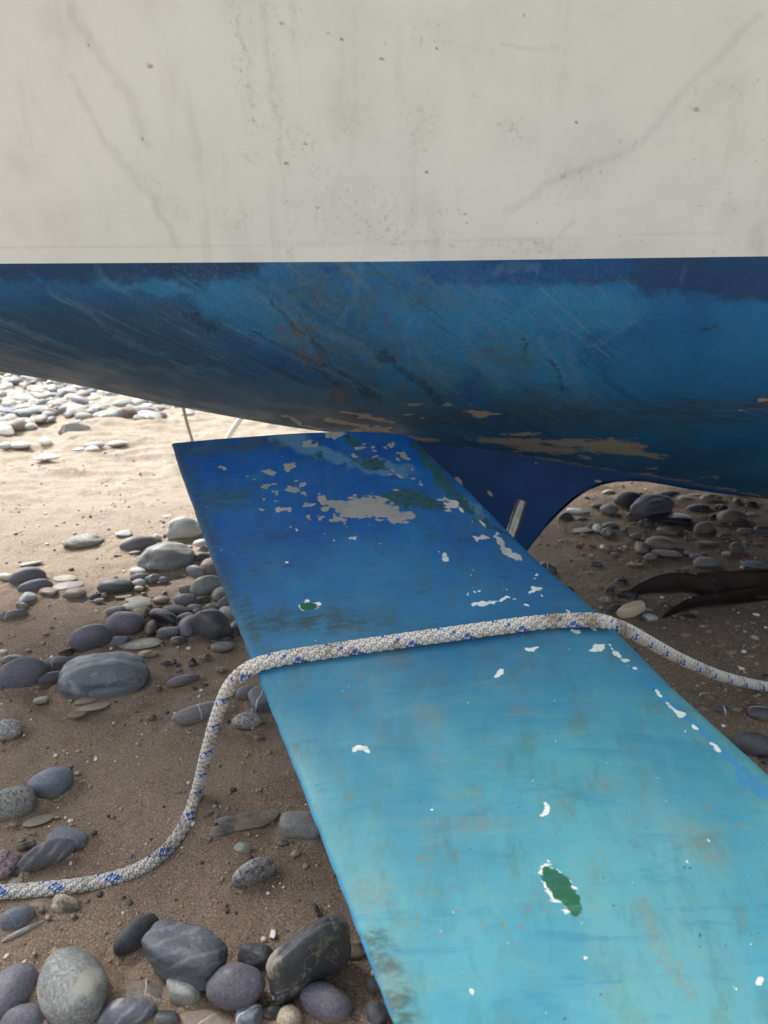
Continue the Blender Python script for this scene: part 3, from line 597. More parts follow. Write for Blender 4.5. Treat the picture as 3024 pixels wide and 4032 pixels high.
# small steel outlet pipe by the skeg: hollow, open at the top
b0, b1 = P(1968, 2230, 1.07), P(2055, 1974, 1.09); r0 = .0082
dirn = (b1-b0).normalized()
pp = [b0, b0.lerp(b1, .5), b1-dirn*.0008, b1, b1, b1-dirn*.001, b1-dirn*.03]
o = tube('outlet_pipe', pp, [r0, r0, r0, r0*.97, r0*.80, r0*.78, r0*.78], STEEL, 28); under(o, boat)

# ---------------------------------------------------------------- rope
rope_c = [(-420, 3520, 'g'), (-200, 3520, 'g'), (0, 3512, 'g'), (150, 3502, 'g'), (320, 3484, 'g'), (470, 3452, 'g'), (590, 3398, 'g'), (680, 3320, 'g'), (735, 3230, 'g'), (775, 3120, 'g'),
          (808, 2990, .79), (838, 2880, .755), (866, 2790, .725), (900, 2712, .70), (955, 2650, .675), (1030, 2612, 'r'), (1150, 2585, 'r'), (1350, 2556, 'r'), (1600, 2520, 'r'), (1850, 2486, 'r'), (2050, 2459, 'r'), (2180, 2446, 'r'), (2280, 2441, .700),
          (2370, 2446, .708), (2470, 2482, .75), (2580, 2542, .82), (2700, 2605, .885), (2850, 2665, .97), (3024, 2704, 'g'), (3250, 2725, 'g'), (3500, 2760, 'g')]
RR = .0066
def foil_lift(px, py): return 0
pts = []
for x, y, k_ in rope_c:
    if k_ == 'g': pts.append(at_z(x, y, RR))
    elif k_ in ('r', 'e'):
        # ride on the foil's top face: find chord position
        q = on_rudder(x, y, RR); best = None
        s_ = .42
        a, b = on_rudder(1010, 2640), on_rudder(2310, 2435)
        cpos = min(max((q-a).dot((b-a).normalized())/(b-a).length, 0), 1)
        lift = float(np.interp(cpos, cc, hh))-.016+RR+.0005
        pts.append(on_rudder(x, y, lift))
    else: pts.append(P(x, y, k_))
# Catmull-Rom resample
def catmull(Q, n):
    out = []
    for i in range(len(Q)-1):
        p0, p1, p2, p3 = Q[max(i-1, 0)], Q[i], Q[i+1], Q[min(i+2, len(Q)-1)]
        for k in range(n):
            t = k/n; out.append(.5*((2*p1)+(p2-p0)*t+(2*p0-5*p1+4*p2-p3)*t*t+(3*p1-p0-3*p2+p3)*t**3))
    out.append(Q[-1]); return out
raw = catmull(pts, 30); L = [0]
for a, b in zip(raw, raw[1:]): L.append(L[-1]+(b-a).length)
total = L[-1]; raw_np = np.array([p[:] for p in raw]); L = np.array(L)
pitch = .052; per = 7; step = pitch/84
ss = np.arange(0, total, step); C_ = np.stack([np.interp(ss, L, raw_np[:, i]) for i in range(3)], 1)
kk = np.exp(-np.linspace(-2.5, 2.5, 21)**2); kk /= kk.sum()
C_ = np.stack([np.convolve(np.pad(C_[:, i], 10, 'edge'), kk, 'valid') for i in range(3)], 1)
Tn = np.gradient(C_, axis=0); Tn /= np.linalg.norm(Tn, axis=1)[:, None]
Xn = np.zeros_like(C_); x = np.array([0, 0, 1.]); 
for i in range(len(C_)):
    x = x-Tn[i]*(x@Tn[i]); x /= np.linalg.norm(x); Xn[i] = x
Yn = np.cross(Tn, Xn)
NST = 10
V, Fc, MI = [], [], []
base = 0; ring = 6
def rope_pt(r, ang): return C_+r[:, None]*(np.cos(ang)[:, None]*Xn+np.sin(ang)[:, None]*Yn)
for dr in (1, -1):
    for q in range(NST):
        ph = 2*math.pi*q/NST+(0 if dr > 0 else math.pi/NST)
        ang = dr*2*math.pi*ss/pitch+ph
        # over/under: crosses 2*NST strands of the other family per turn
        wv = np.sign(dr)*np.cos(NST*(2*math.pi*ss/pitch)+(math.pi*q if dr > 0 else math.pi*q))
        r = RR*.78+RR*.15*np.tanh(2*wv)
        ctr = rope_pt(r, ang)
        tg = np.gradient(ctr, axis=0); tg /= np.linalg.norm(tg, axis=1)[:, None]
        rad = np.cos(ang)[:, None]*Xn+np.sin(ang)[:, None]*Yn; side = np.cross(tg, rad)
        w1 = RR*.215; h1 = RR*.17
        blk = []
        for k in range(ring):
            a = 2*math.pi*k/ring; blk.append(ctr+side*math.cos(a)*w1+rad*math.sin(a)*h1)
        blk = np.stack(blk, 1).reshape(-1, 3); n = len(ss)
        i, j = np.meshgrid(np.arange(n-1), np.arange(ring), indexing='ij')
        a = i*ring+j; b = i*ring+(j+1) % ring
        Fc.append(np.stack([a, b, b+ring, a+ring], -1).reshape(-1, 4)+base); V.append(blk)
        # colour: blue tracers, lengths of them surface in pairs
        blue = (q in (0, 1, 2) and dr > 0) or (q == 6 and dr < 0)
        seg = np.zeros((n-1, ring), 'i')
        if blue:
            ci = np.floor(NST*ss/pitch+.5*q+.25).astype(int)[:-1]; seg[((ci % 5) < (2 if dr > 0 else 1)), :] = 1
        MI.append(seg.ravel()); base += len(blk)
# core
k = np.arange(16)*2*math.pi/16
core = (C_[:, None, :]+RR*.70*(np.cos(k)[None, :, None]*Xn[:, None, :]+np.sin(k)[None, :, None]*Yn[:, None, :])).reshape(-1, 3)
i, j = np.meshgrid(np.arange(len(ss)-1), np.arange(16), indexing='ij'); a = i*16+j; b = i*16+(j+1) % 16
Fc.append(np.stack([a, b, b+16, a+16], -1).reshape(-1, 4)+base); V.append(core); MI.append(np.full(len(a.ravel()), 2, 'i'))
def mat_rope(name, base, dirt):
    m = M(name, .8, .25)
    c = m.mix(m.ramp(m.noise(35, 5, .7), .47, .66), base, dirt)
    c = m.mix(m.math('MULTIPLY', m.ramp(m.noise(700, 3, .7), .55, .7), .6), c, tuple(x*.6 for x in dirt))
    c = m.mix(m.math('MULTIPLY', m.ramp(m.noise(9, 3, .6), .60, .74), m.ramp(m.noise(300, 3), .4, .6)), c, (.28, .17, .09) if base[0] > .3 else base)
    m.bump(m.noise(1300, 2, .6), .3, .0006); return m.col(c)
RW = mat_rope('white_rope_yarn', (.62, .60, .55), (.33, .28, .22)); RBL = mat_rope('blue_rope_yarn', (.02, .14, .50), (.03, .12, .34)); RCO = mat_rope('rope_core_yarn', (.10, .08, .06), (.06, .05, .04))
rope = mesh_obj('rope', np.concatenate(V), np.concatenate(Fc), [RW, RBL, RCO], midx=np.concatenate(MI))
tag(rope, 'white braided rope with blue flecks draped across the rudder onto the sand', 'rope')

# ---------------------------------------------------------------- far mooring lines under the stern
m = M('tan_line', .8); TAN = m.col(m.mix(m.noise(80, 4), (.42, .36, .27), (.30, .25, .18)))
m = M('white_line', .7); WHL = m.col(m.mix(m.noise(80, 3), (.74, .74, .72), (.62, .62, .60)))
a = P(703, 1520, 1.75); q = [a, P(725, 1620, 1.8), P(740, 1680, 1.85), P(758, 1740, 1.92), at_z(790, 1850, .0)]
q[-1] = at_z(775, 1815, 0)
tag(tube('mooring_line', catmull(q, 8), .0038, TAN, 10), 'thin tan mooring line hanging down beyond the rudder corner', 'rope')
q = [P(1040, 1540, 1.9), P(985, 1600, 1.95), P(950, 1645, 2.0), P(915, 1695, 2.06), P(890, 1740, 2.12), at_z(860, 1810, 0)]
tag(tube('mooring_line', catmull(q, 8), .0075, WHL, 12), 'curved white mooring line dropping behind the top edge of the rudder', 'rope')

# ---------------------------------------------------------------- stones (source px: cx, cy, w, h, rot, material, shape, label[, lift, bury])
G1 = 'stones heaped beside the rudder'; G2 = 'stones in the near left corner'; G3 = 'stones scattered on the left sand'; G4 = 'stones under the boat right of the skeg'; G5 = 'stones on the dark sand below the right rope'
STONES = [
 (G1, [(331,2130,145,54,5,'porous','l','rough pale grey stone alone on the dry sand, farthest left'),(488,2103,68,30,0,'light','a','small pale blue chip just behind a grey oval stone'),
 (545,2140,135,66,10,'purp','r','smooth purple grey oval stone behind the big dished stone'),(732,2090,135,104,15,'light','l','pale grey rounded boulder touching the rudder trailing edge'),
 (663,2203,212,118,5,'grey','l','large grey stone with a dished top left of the rudder'),(793,2139,60,34,0,'light','r','pale oval pebble under the pale boulder by the rudder',.01),
 (805,2164,48,24,0,'grey','r','small flat grey pebble against the rudder below a pale one'),(800,2203,80,54,28,'dark','r','dark pebble wedged between the dished stone and the rudder'),
 (826,2232,76,70,20,'brown','r','brownish grey round pebble half behind the rudder edge'),(768,2251,84,52,-15,'blue','r','blue grey oval pebble right under the dished stone'),
 (816,2310,126,90,25,'green','r','smooth pale green grey egg stone near the rudder edge'),(545,2250,72,34,0,'light','r','light oval pebble on top of a dark cluster'),
 (452,2308,136,70,4,'dark','r','dark oval stone with a notch in the middle of the sand'),(550,2276,76,42,10,'purp','r','dark purple pebble behind a grey green one'),
 (546,2299,62,38,0,'green','r','grey green pebble leaning on the dark oval stone'),(603,2281,56,34,50,'grey','a','angular grey chip standing below the dished stone'),
 (648,2283,38,28,0,'blue','a','small blue angular chip below the dished stone'),(733,2320,60,42,0,'grey','r','grey pebble left of the pale egg stone'),
 (728,2361,88,52,0,'purp','r','purple grey oval below the pale egg stone'),(865,2338,54,64,0,'grey','r','upright grey pebble against the rudder edge'),
 (884,2376,66,44,45,'grey','r','tilted grey pebble at the rudder edge above a pale one'),(898,2415,78,56,-10,'light','r','light grey stone tucked under the rudder edge'),
 (545,2360,106,26,-3,'green','f','thin flat green stone topping the flat stack'),(537,2384,122,40,5,'green','r','long green grey flat stone under the thin one'),
 (455,2402,70,30,15,'light','r','pale flat stone left of the green flat stack'),(558,2412,74,52,0,'tan','r','tan grey pebble behind the big purple boulder'),
 (490,2454,160,106,0,'purp','r','big round purple grey boulder with a blue smear'),(645,2434,132,64,-25,'black','b','black wedge shaped stone leaning against the boulder'),
 (693,2402,114,46,-5,'dark','r','long dark oval stone behind the black wedge'),(765,2394,58,34,0,'grey','r','grey pebble above the folded dark stone'),
 (780,2408,42,24,0,'dark','r','little dark pebble above the folded dark stone'),(729,2426,62,26,42,'light','r','narrow light pebble left of the folded dark stone'),
 (832,2394,52,34,-10,'grey','r','grey pebble peeking over the folded dark stone'),(745,2464,86,94,10,'purp','r','purple grey stone behind the left of the folded stone'),
 (828,2464,168,126,-12,'dark','l','largest dark stone with a folded face by the rudder',.006),(926,2476,58,62,0,'dark','r','dark stone right of the folded stone against the rudder'),
 (663,2491,98,52,3,'purp','q','dark purple block below the black wedge'),(358,2518,160,112,15,'purp','r','big smooth slate egg with rounded top left of boulder'),
 (470,2527,78,42,20,'blue','a','blue black chip right of the slate egg'),(555,2535,158,46,5,'green','f','long flat green grey stone below the purple boulder'),
 (704,2521,62,36,0,'dark','r','small dark oval below the purple block'),(867,2518,68,32,14,'dark','r','dark flat pebble under the folded stone'),
 (877,2546,92,46,3,'grey','r','smooth grey oval in front of the folded stone'),(584,2575,80,32,0,'tan','f','pale tan stone behind the largest slab'),
 (545,2426,34,24,0,'dark','r','dark bit between the boulder and tan pebble'),(597,2470,40,60,10,'brown','r','brown pebble between the boulder and black wedge'),(606,2483,36,20,0,'dark','r','small dark pebble right beside the purple boulder'),
 (530,2508,46,20,0,'dark','r','thin dark chip under the purple boulder'),(635,2360,70,30,0,'brown','r','low brown pebble behind the long dark oval'),(790,2362,60,30,12,'dark','a','dark chips between purple oval and grey upright'),
 (740,2215,30,30,0,'grey','r','little grey pebble behind the blue grey oval',.004),(610,2160,70,24,5,'grey','f','thin grey shelf stone behind the dished stone'),(618,2116,36,26,0,'light','r','pale nub behind the purple grey oval'),
 (655,2105,30,16,0,'brown','r','tiny brown pebble left of the pale boulder'),(530,2176,46,16,8,'blue','f','thin blue chip below the purple grey oval')]),
 (G3, [(105,2272,126,78,25,'purp','r','dark purple rounded stone at far left of the sand'),(136,2308,118,52,12,'purp','r','flatter purple stone in front of a rounded one'),
 (256,2277,98,28,0,'green','f','pale flat stone crossed by a thin brown line'),(265,2305,120,32,3,'blue','f','flat blue grey stone in front of the pale one'),
 (297,2338,92,44,0,'brown','r','rounded brown grey stone below the flat blue one'),(193,2332,82,34,-5,'brown','b','knobbly purplish brown stone beside pale lump'),
 (112,2356,56,50,30,'light','l','pale greenish lump beside the brown stone'),(88,2385,60,28,-8,'black','r','black pebble in front of the pale greenish lump'),
 (50,2418,90,36,28,'blue','a','blue grey angular stone touching the left edge'),(24,2272,64,36,0,'cream','l','cream stone cut by the left edge'),
 (124,2218,82,17,10,'green','f','thin greenish sliver behind the purple stones'),(374,2350,52,26,25,'dark','r','dark pebble under the notched oval stone'),
 (410,2346,30,24,0,'purp','r','little purple pebble under the notched oval stone'),(390,2365,42,20,5,'green','r','small green grey pebble below two dark ones'),
 (548,2316,38,20,0,'white','r','whitish pebble right of the notched oval stone'),(485,2346,70,16,2,'light','f','half buried pale flat stone right of small pebbles'),
 (567,2338,26,14,0,'dark','r','small dark pebble in open sand near pale egg'),(648,2337,24,20,0,'dark','r','dark round pebble alone in sand left of the grey one'),
 (425,2664,350,176,2,'pslab','q','largest slate slab with pale top in the middle left'),(392,2716,190,62,6,'grey','f','grey lobe jutting from the foot of the largest slab'),
 (90,2660,192,136,25,'purp','r','big purple grey stone with blue paint fleck by slab'),(203,2678,104,64,14,'dark','r','dark blue stone between the purple one and the slab'),
 (215,2617,110,52,22,'grey','b','pale grey stone crossed by a white quartz line'),(270,2602,56,30,18,'blue','r','slate tip beyond the quartz lined stone'),
 (45,2594,90,38,3,'dark','r','dark flat stone behind the purple one at left edge'),(265,2571,60,30,20,'black','a','black chip behind the quartz lined stone'),
 (10,2568,36,22,0,'white','a','white chip at the left edge'),(343,2758,88,36,8,'brown','r','brown purple pebble under the grey lobe'),
 (366,2783,126,30,8,'light','f','flat pale grey sliver lying under the brown purple pebble'),(577,2709,68,26,-4,'purp','r','flat dark purple pebble right of the largest slab'),
 (624,2710,26,26,0,'black','r','black nub right of the flat purple pebble'),(665,2608,56,22,24,'dark','a','dark angular sliver right of the slab top'),
 (757,2607,34,32,10,'black','a','black triangular chip in sand'),(808,2587,48,20,10,'dark','r','dark slim pebble above the triangular chip'),
 (873,2636,52,24,5,'dark','r','dark grey pebble left of the rope bend'),(724,2677,118,42,24,'purp','r','purple grey stone half sunk in sand left of rope'),
 (706,2643,26,14,20,'black','a','tiny black chip above the half sunk stone'),(162,2757,56,28,5,'green','b','small green grey block alone on sand'),
 (785,2807,194,76,22,'grey','r','grey domed stone rimmed with sand left of the rope'),(973,2837,116,72,6,'gran','r','dark speckled stone between the rope and the rudder'),
 (1035,2757,116,104,-15,'blue','b','dark slate stone half behind the rudder edge'),(968,2730,80,56,20,'grey','r','grey stone beside the slate one by the rudder'),
 (905,2710,50,70,-10,'dark','r','dark stone just behind the rope bend'),(1010,2798,60,34,0,'grey','r','low grey pebble under the slate stone'),
 (1018,2902,42,23,5,'dark','r','dark pebble alone below the speckled stone'),(597,2824,38,24,10,'dark','r','dark blue pebble with a black crumb beside it'),
 (555,2836,18,14,0,'black','r','black crumb beside a dark blue pebble'),(32,2873,110,92,0,'gran','r','pale speckled stone cut by the left edge'),
 (203,3081,160,130,14,'blue','r','smooth blue grey egg with one white vein'),(48,3165,184,134,24,'porous','r','pitted grey stone touching the veined egg'),
 (158,3228,112,38,14,'green','f','pale green stone almost buried in sand'),(226,3219,24,15,0,'dark','r','small dark pebble right of the buried green stone'),
 (53,3248,38,24,0,'brown','r','brown pebble left of the buried green stone'),(226,3147,40,14,0,'dark','f','buried dark chip under the veined egg'),
 (272,3306,170,88,-10,'blue','q','cracked dark slate behind the striped pebble'),(188,3366,192,96,28,'band','r','white striped grey stone in front of dark slate',.006),
 (103,3333,62,32,15,'black','a','black angular stone left of the striped one'),(20,3405,92,118,0,'pink','l','pinkish purple pitted stone at the left edge'),
 (207,3452,148,40,15,'dark','b','long dark wedge just behind the rope'),(63,3473,62,32,0,'grey','r','grey pebble behind the rope at left'),
 (50,3440,50,36,0,'black','a','black shard below the pink stone'),(630,3372,44,30,42,'dark','r','dark pebble mostly under the rope curve'),
 (837,3163,34,24,8,'dark','a','dark chip right of the hanging rope'),(818,3216,44,26,42,'brown','a','brown chip between the rope and buried dark stone'),
 (955,3236,262,66,9,'dark','b','long curved dark stone half buried in sand',0,.3),(868,3270,120,50,12,'patch','r','rusty footed dark stone end by the rope'),
 (1192,3257,178,108,-6,'grey','q','layered grey stone tucked under the rudder edge'),(953,3343,70,42,-12,'green','a','green grey flat chip above the granite pebble'),
 (1114,3320,46,25,4,'dark','r','dark pebble below the layered grey stone'),(998,3444,168,104,28,'gran','r','black and white granite pebble alone on sand'),
 (1153,3553,54,24,5,'black','a','black chip flat in the sand below granite pebble'),(1245,3582,56,26,-66,'black','r','narrow upright black pebble near the rudder edge'),
 (1162,3362,40,30,30,'cream','f','faint cream stone nearly buried by the rudder'),(300,2812,70,24,5,'brown','f','faint brown stone showing through sand')]),
 (G2, [(160,3556,86,42,-3,'brown','r','dark brown oval partly under the rope at left'),(258,3566,128,82,-8,'tan','l','tan stone with dark pits just under the rope'),
 (66,3618,134,98,18,'blue','r','blue grey stone at the left edge below the rope'),(92,3667,152,34,28,'light','f','long pale finger shaped stone lying in sand'),
 (540,3685,180,116,52,'dark','r','dark rounded stone leaning behind the striped slate'),(714,3750,352,200,-16,'slab','q','big striped slate block with white streaks',.012),
 (285,3888,355,268,-52,'bigg','r','largest round mottled grey stone with rusty streak'),(36,3905,185,215,-30,'purp','r','purple grey stone cut by left edge beside largest'),
 (90,4020,180,120,10,'purp','r','purple stone in the bottom left corner'),(490,4002,220,135,14,'band','r','blue grey stone with a white end at the bottom'),
 (930,3883,222,170,4,'purp','r','smooth round purple grey stone below striped block',.006),(724,3907,152,104,-14,'green','q','greenish block under the striped slate'),
 (575,3905,230,96,-8,'dark','a','rough dark stone half covered with sand',0,.35),(1012,3775,142,106,-10,'dark','q','small dark cubic stone beside the purple round one'),
 (1205,3788,372,196,38,'patch','q','long dark stone with pale patch and sand on top',.01),(1287,3946,212,132,-14,'purp','r','slate egg with faint white lines near rudder edge'),
 (982,4002,98,96,0,'blue','b','blue grey stone with a white vein at the bottom'),(1078,3977,104,62,2,'black','r','shiny black pebble at the bottom'),
 (1140,4004,100,92,0,'tan','r','tan grey stone at the bottom near the black one'),(820,4015,214,84,-4,'dark','r','dark stone mostly covered by sand at the bottom',0,.35),
 (655,4015,112,70,0,'dark','r','dark stone beside the white ended one at bottom'),(1398,3737,112,60,4,'black','r','black stone half hidden by the rudder edge'),
 (1468,3877,76,52,0,'dark','r','dark green pebble against the lower rudder edge'),(1485,3990,80,92,10,'dark','a','dark broken stone at the bottom by the rudder'),
 (1098,3772,40,40,0,'black','a','black chip between cube and long dark stone'),
 (640,3600,1,1,0,'black','a',None)]),
 (G4, [(2566,1998,186,94,8,'purp','l','largest smooth bean shaped grey stone beneath the hull',.012),(2473,1967,114,70,4,'purp','r','rounded grey stone left of the bean shaped one'),
 (2632,1947,96,38,6,'dark','r','dark oval behind the bean shaped stone'),(2796,1964,82,42,-6,'tan','r','tan grey rounded stone in the far gap'),(2699,1966,74,28,0,'grey','r','grey flat stone between dark oval and tan one'),
 (2749,2000,94,38,2,'dark','r','dark stone with a pale rim right of the bean'),(2880,2037,114,70,0,'brown','r','big round dark brown stone at right under hull'),
 (2400,2006,70,46,-5,'grey','r','grey pebble left below the rounded grey stone'),(2228,2036,66,42,12,'dark','r','dark stone by the arch edge of the skeg'),
 (2267,2014,64,26,-12,'white','b','white streaked stone beside the skeg arch'),(2289,2045,52,20,4,'dark','r','dark sliver below the white streaked stone'),
 (2295,2087,86,18,5,'light','f','flat pale stone sunk in shaded sand'),(2353,2082,34,38,20,'light','r','pale upright pebble in a pair'),(2390,2096,56,40,8,'green','r','greenish pebble beside the pale upright one'),
 (2400,2067,60,24,5,'grey','f','flat grey chip above the greenish pebble'),(2601,2140,128,56,0,'brown','r','red brown stone with a flat top'),
 (2624,2178,110,32,-5,'grey','f','long flat grey stone in front of the red brown one'),(2562,2194,58,30,10,'grey','a','grey chip left of the long flat one'),
 (2523,2155,52,50,0,'brown','a','dark brown stone left of the red brown one'),(2780,2216,100,48,0,'grey','r','rounded grey stone above the seaweed'),
 (2768,2080,90,50,8,'brown','r','brown stone in deep shade below pale rimmed one'),(2635,2046,176,58,-3,'black','b','black slab in deep shade under the bean stone'),
 (2902,2158,66,48,0,'dark','r','dark stone at right in the shade'),(3003,2092,74,52,0,'dark','r','dark stone at the right edge in shade'),
 (2348,2218,46,23,-3,'dark','b','small dark block above the rudder edge'),(2373,2155,22,20,0,'white','r','bright white round pebble beside a red one'),(2396,2163,32,19,-5,'brown','r','red brown pebble touching the white one'),
 (2152,2243,76,58,-25,'dark','r','dark stones half behind the rudder leading edge'),(2488,2401,132,56,30,'cream','b','cream pointed stone just above the rope',.008),
 (2557,2433,64,34,-4,'light','r','pale grey pebble right of the cream one'),(2417,2400,72,36,18,'dark','r','dark pebble left of the cream stone'),
 (2473,2348,74,52,-10,'black','a','black shiny stone at the seaweed end'),(2707,2432,76,32,-5,'black','r','black oval pebble right of the pale one'),
 (2445,2290,48,24,0,'black','a','black chip left of the seaweed'),(2328,2257,42,17,0,'dark','f','thin dark chip in front of small block'),
 (2462,2088,26,18,0,'dark','a','dark crumb in the middle of shaded sand'),(2278,2149,32,14,0,'black','r','black oval crumb on the shaded sand'),
 (2902,1976,40,34,30,'dark','r','upright dark stone in far gap at right'),(2958,1985,52,28,-5,'black','r','black rounded stone in far gap at right'),
 (2975,2224,98,32,-5,'blue','f','flat blue grey stone at right above seaweed'),(2785,2137,64,17,0,'blue','f','thin blue grey flat stone in right shade'),
 (2738,1953,52,20,0,'grey','r','grey pebble behind the tan stone'),(2395,1940,54,24,5,'light','r','pale pebble far behind the rounded grey stone'),(2434,1921,48,18,8,'white','r','white pebble at the top of the arch'),
 (2624,2092,72,34,-10,'brown','f','brown stone under the black slab'),(2740,2190,56,24,0,'grey','r','grey pebble left of rounded one above seaweed'),(2384,2363,52,30,0,'grey','r','grey pebble near the black shiny stone'),
 (2400,2329,40,27,-10,'black','a','black chip just above the rudder rope corner'),(2234,2322,46,24,-20,'black','a','black chip beside the rudder leading edge'),(2545,2060,60,34,0,'dark','a','dark lump left of the black slab'),
 (2500,2110,46,22,0,'grey','r','grey pebble in the middle of shaded sand'),(2840,2000,50,30,0,'dark','r','dark pebble left of the big brown stone'),(2812,2040,44,30,10,'black','r','black pebble left of the big brown stone'),
 (2960,2030,64,26,0,'grey','r','grey stone right of the big brown stone'),(2930,2090,60,26,0,'brown','f','brown flat stone below the big brown one'),(2850,2110,54,24,-8,'dark','r','dark pebble in shade above blue flat one'),
 (2490,2030,50,30,0,'dark','r','dark pebble below rounded grey stone'),(2350,1990,50,18,0,'dark','f','flat dark chip beside skeg arch top'),(2310,2020,30,16,0,'grey','r','small grey chip beside white streaked stone'),
 (2420,2180,30,14,0,'grey','f','little grey flake right of red pebble'),(2500,2222,64,14,0,'black','a','black twiggy crumb before long flat stone'),(2330,2190,24,18,0,'light','r','light crumb above small block'),
 (2860,2180,40,18,0,'cream','r','cream crumb right of rounded grey stone'),(2700,2240,30,12,0,'dark','r','dark crumb just above seaweed arch')]),
 (G5, [(2850,2546,50,13,-3,'black','f','thin black flake above the right rope'),(2933,2550,44,32,-25,'dark','r','dark rounded pebble above the right rope'),
 (2924,2646,42,21,3,'dark','r','dark oval just above the right rope'),(3018,2668,52,32,-5,'black','r','black stone at the right edge above rope'),
 (2601,2617,30,20,15,'black','a','black crumb beside the rudder leading edge'),(2667,2690,34,19,20,'dark','a','dark chip beside the rudder leading edge'),
 (2778,2742,66,32,-20,'dark','a','dark triangular stone below the rope'),(2867,2724,30,28,-40,'black','a','black chip with a bright corner below rope'),
 (2762,2790,60,25,-22,'black','r','black pebble near rudder leading edge'),(2843,2800,70,50,-5,'dark','r','dark heart shaped pebble below the rope'),
 (2906,2788,54,24,-8,'black','r','black flat pebble right of heart shaped one'),(3005,2808,122,68,2,'dark','r','large dark stone at the right edge'),
 (2968,2938,164,118,-8,'dark','r','biggest dark stone with a thin white vein at right'),(3014,3002,66,50,0,'black','a','black broken stone below the veined one'),
 (2955,2768,40,20,0,'black','a','black splinter above the large dark stone'),(2640,2650,24,14,0,'brown','r','brown crumb under the rope at right'),(2700,2500,40,14,0,'brown','f','flat brown flake above the rope'),
 (2820,2600,30,10,0,'brown','f','thin brown flake near rope')])]
for g_, rows in STONES:
    for r_ in rows:
        if r_[7] is None: continue
        x, y, w_, h_, rot, mt, sh, lab = r_[:8]
        lift = r_[8] if len(r_) > 8 else 0.; bury = r_[9] if len(r_) > 9 else .21
        pebble(x, y, w_, h_, rot, mt, sh, lab, g_, lift, bury, 'stone', 'pebble' if w_ < 150 else 'stone')

# pale stones out on the bright sand (between the shingle and the heap)
FARS = [(372,1752,78,30,3,'light','r','pale dome stone behind two white pebbles on bright sand'),(364,1768,58,24,0,'white','r','white oval pebble in front of a pale dome'),(311,1770,46,16,0,'light','f','flat pale pebble left of the white oval on bright sand'),
 (463,1746,74,24,4,'light','f','pale flat stone right of the pale dome on bright sand'),(185,1802,90,26,5,'white','f','low white stone nearest the camera on bright sand'),(290,1690,98,50,12,'grey','l','grey boulder at the front edge of the shingle'),
 (300,1582,120,52,-8,'purp','r','dark grey boulder among the pale shingle'),(290,1607,38,26,0,'cream','r','cream pebble leaning on the dark shingle boulder'),(180,1740,46,34,0,'white','r','white lump on the bright sand at left'),(75,1752,90,30,0,'light','r','pale stone pair at the left on bright sand'),
 (655,2034,72,18,3,'light','f','thin pale stone on bright sand by the rudder'),(655,1665,70,26,0,'blue','r','blue grey stone at right end of the shingle'),(25,1755,60,30,0,'light','r','pale stone at the left edge of bright sand')]
for x, y, w_, h_, rot, mt, sh, lab in FARS: pebble(x, y, w_, h_, rot, mt, sh, lab, 'pale stones on the bright sand', 0, .2)

# ---------------------------------------------------------------- seaweed: leathery straps
m = M('wet_kelp', .6, .25); c = m.mix(m.ramp(m.noise(25, 4), .35, .65), (.010, .006, .004), (.022, .011, .006)); m.bump(m.noise(45, 4), .5, .004); KELP = m.col(c)
m.b.inputs['Transmission Weight'].default_value = 0
def strap(path, widths, label, tilt=.5):
    Q = catmull([Vector(p) for p in path], 10); n = len(Q); V = []; nw = 9
    for i, p in enumerate(Q):
        t = (Q[min(i+1, n-1)]-Q[max(i-1, 0)]).normalized(); sdv = Vector((0, .75, tilt)); sdv = (sdv-t*sdv.dot(t)).normalized(); up = t.cross(sdv)*-1
        wd = float(np.interp(i/(n-1), np.linspace(0, 1, len(widths)), widths))
        for s in (0, 1):
            for j in range(nw):
                u = j/(nw-1)-.5; q = p+sdv*u*wd+up*((.25-u*u)*wd*.5+.05*wd*math.sin(i*.35+j*.5)*abs(u)*2-s*.0022); V.append(tuple(q))
    Fc = []; r_ = nw*2
    for i in range(n-1):
        for j in range(nw-1):
            Fc.append((i*r_+j, i*r_+j+1, (i+1)*r_+j+1, (i+1)*r_+j)); Fc.append((i*r_+nw+j+1, i*r_+nw+j, (i+1)*r_+nw+j, (i+1)*r_+nw+j+1))
        Fc.append((i*r_+nw, i*r_, (i+1)*r_, (i+1)*r_+nw)); Fc.append((i*r_+nw-1, i*r_+2*nw-1, (i+1)*r_+2*nw-1, (i+1)*r_+nw-1))
    o = mesh_obj('seaweed_strap', V, Fc, KELP); return tag(o, label, 'seaweed', 'kelp straps under the boat')
strap([at_z(2465, 2345, .004), at_z(2530, 2318, .014), at_z(2610, 2300, .022), at_z(2700, 2295, .022), at_z(2790, 2318, .014), at_z(2830, 2345, .006)], [.006, .022, .034, .038, .03, .012], 'arched brown kelp strap with light along its back', .9)
strap([at_z(2745, 2268, .006), at_z(2830, 2285, .018), at_z(2930, 2300, .022), at_z(3040, 2300, .022), at_z(3200, 2290, .014)], [.012, .035, .05, .055, .05], 'broad dark kelp frond lying at the right edge', .8)
strap([at_z(2610, 2432, .003), at_z(2680, 2392, .01), at_z(2760, 2368, .012), at_z(2900, 2350, .010), at_z(3060, 2330, .008)], [.005, .014, .02, .03, .03], 'narrow curling kelp stem with a pale tip', .5)

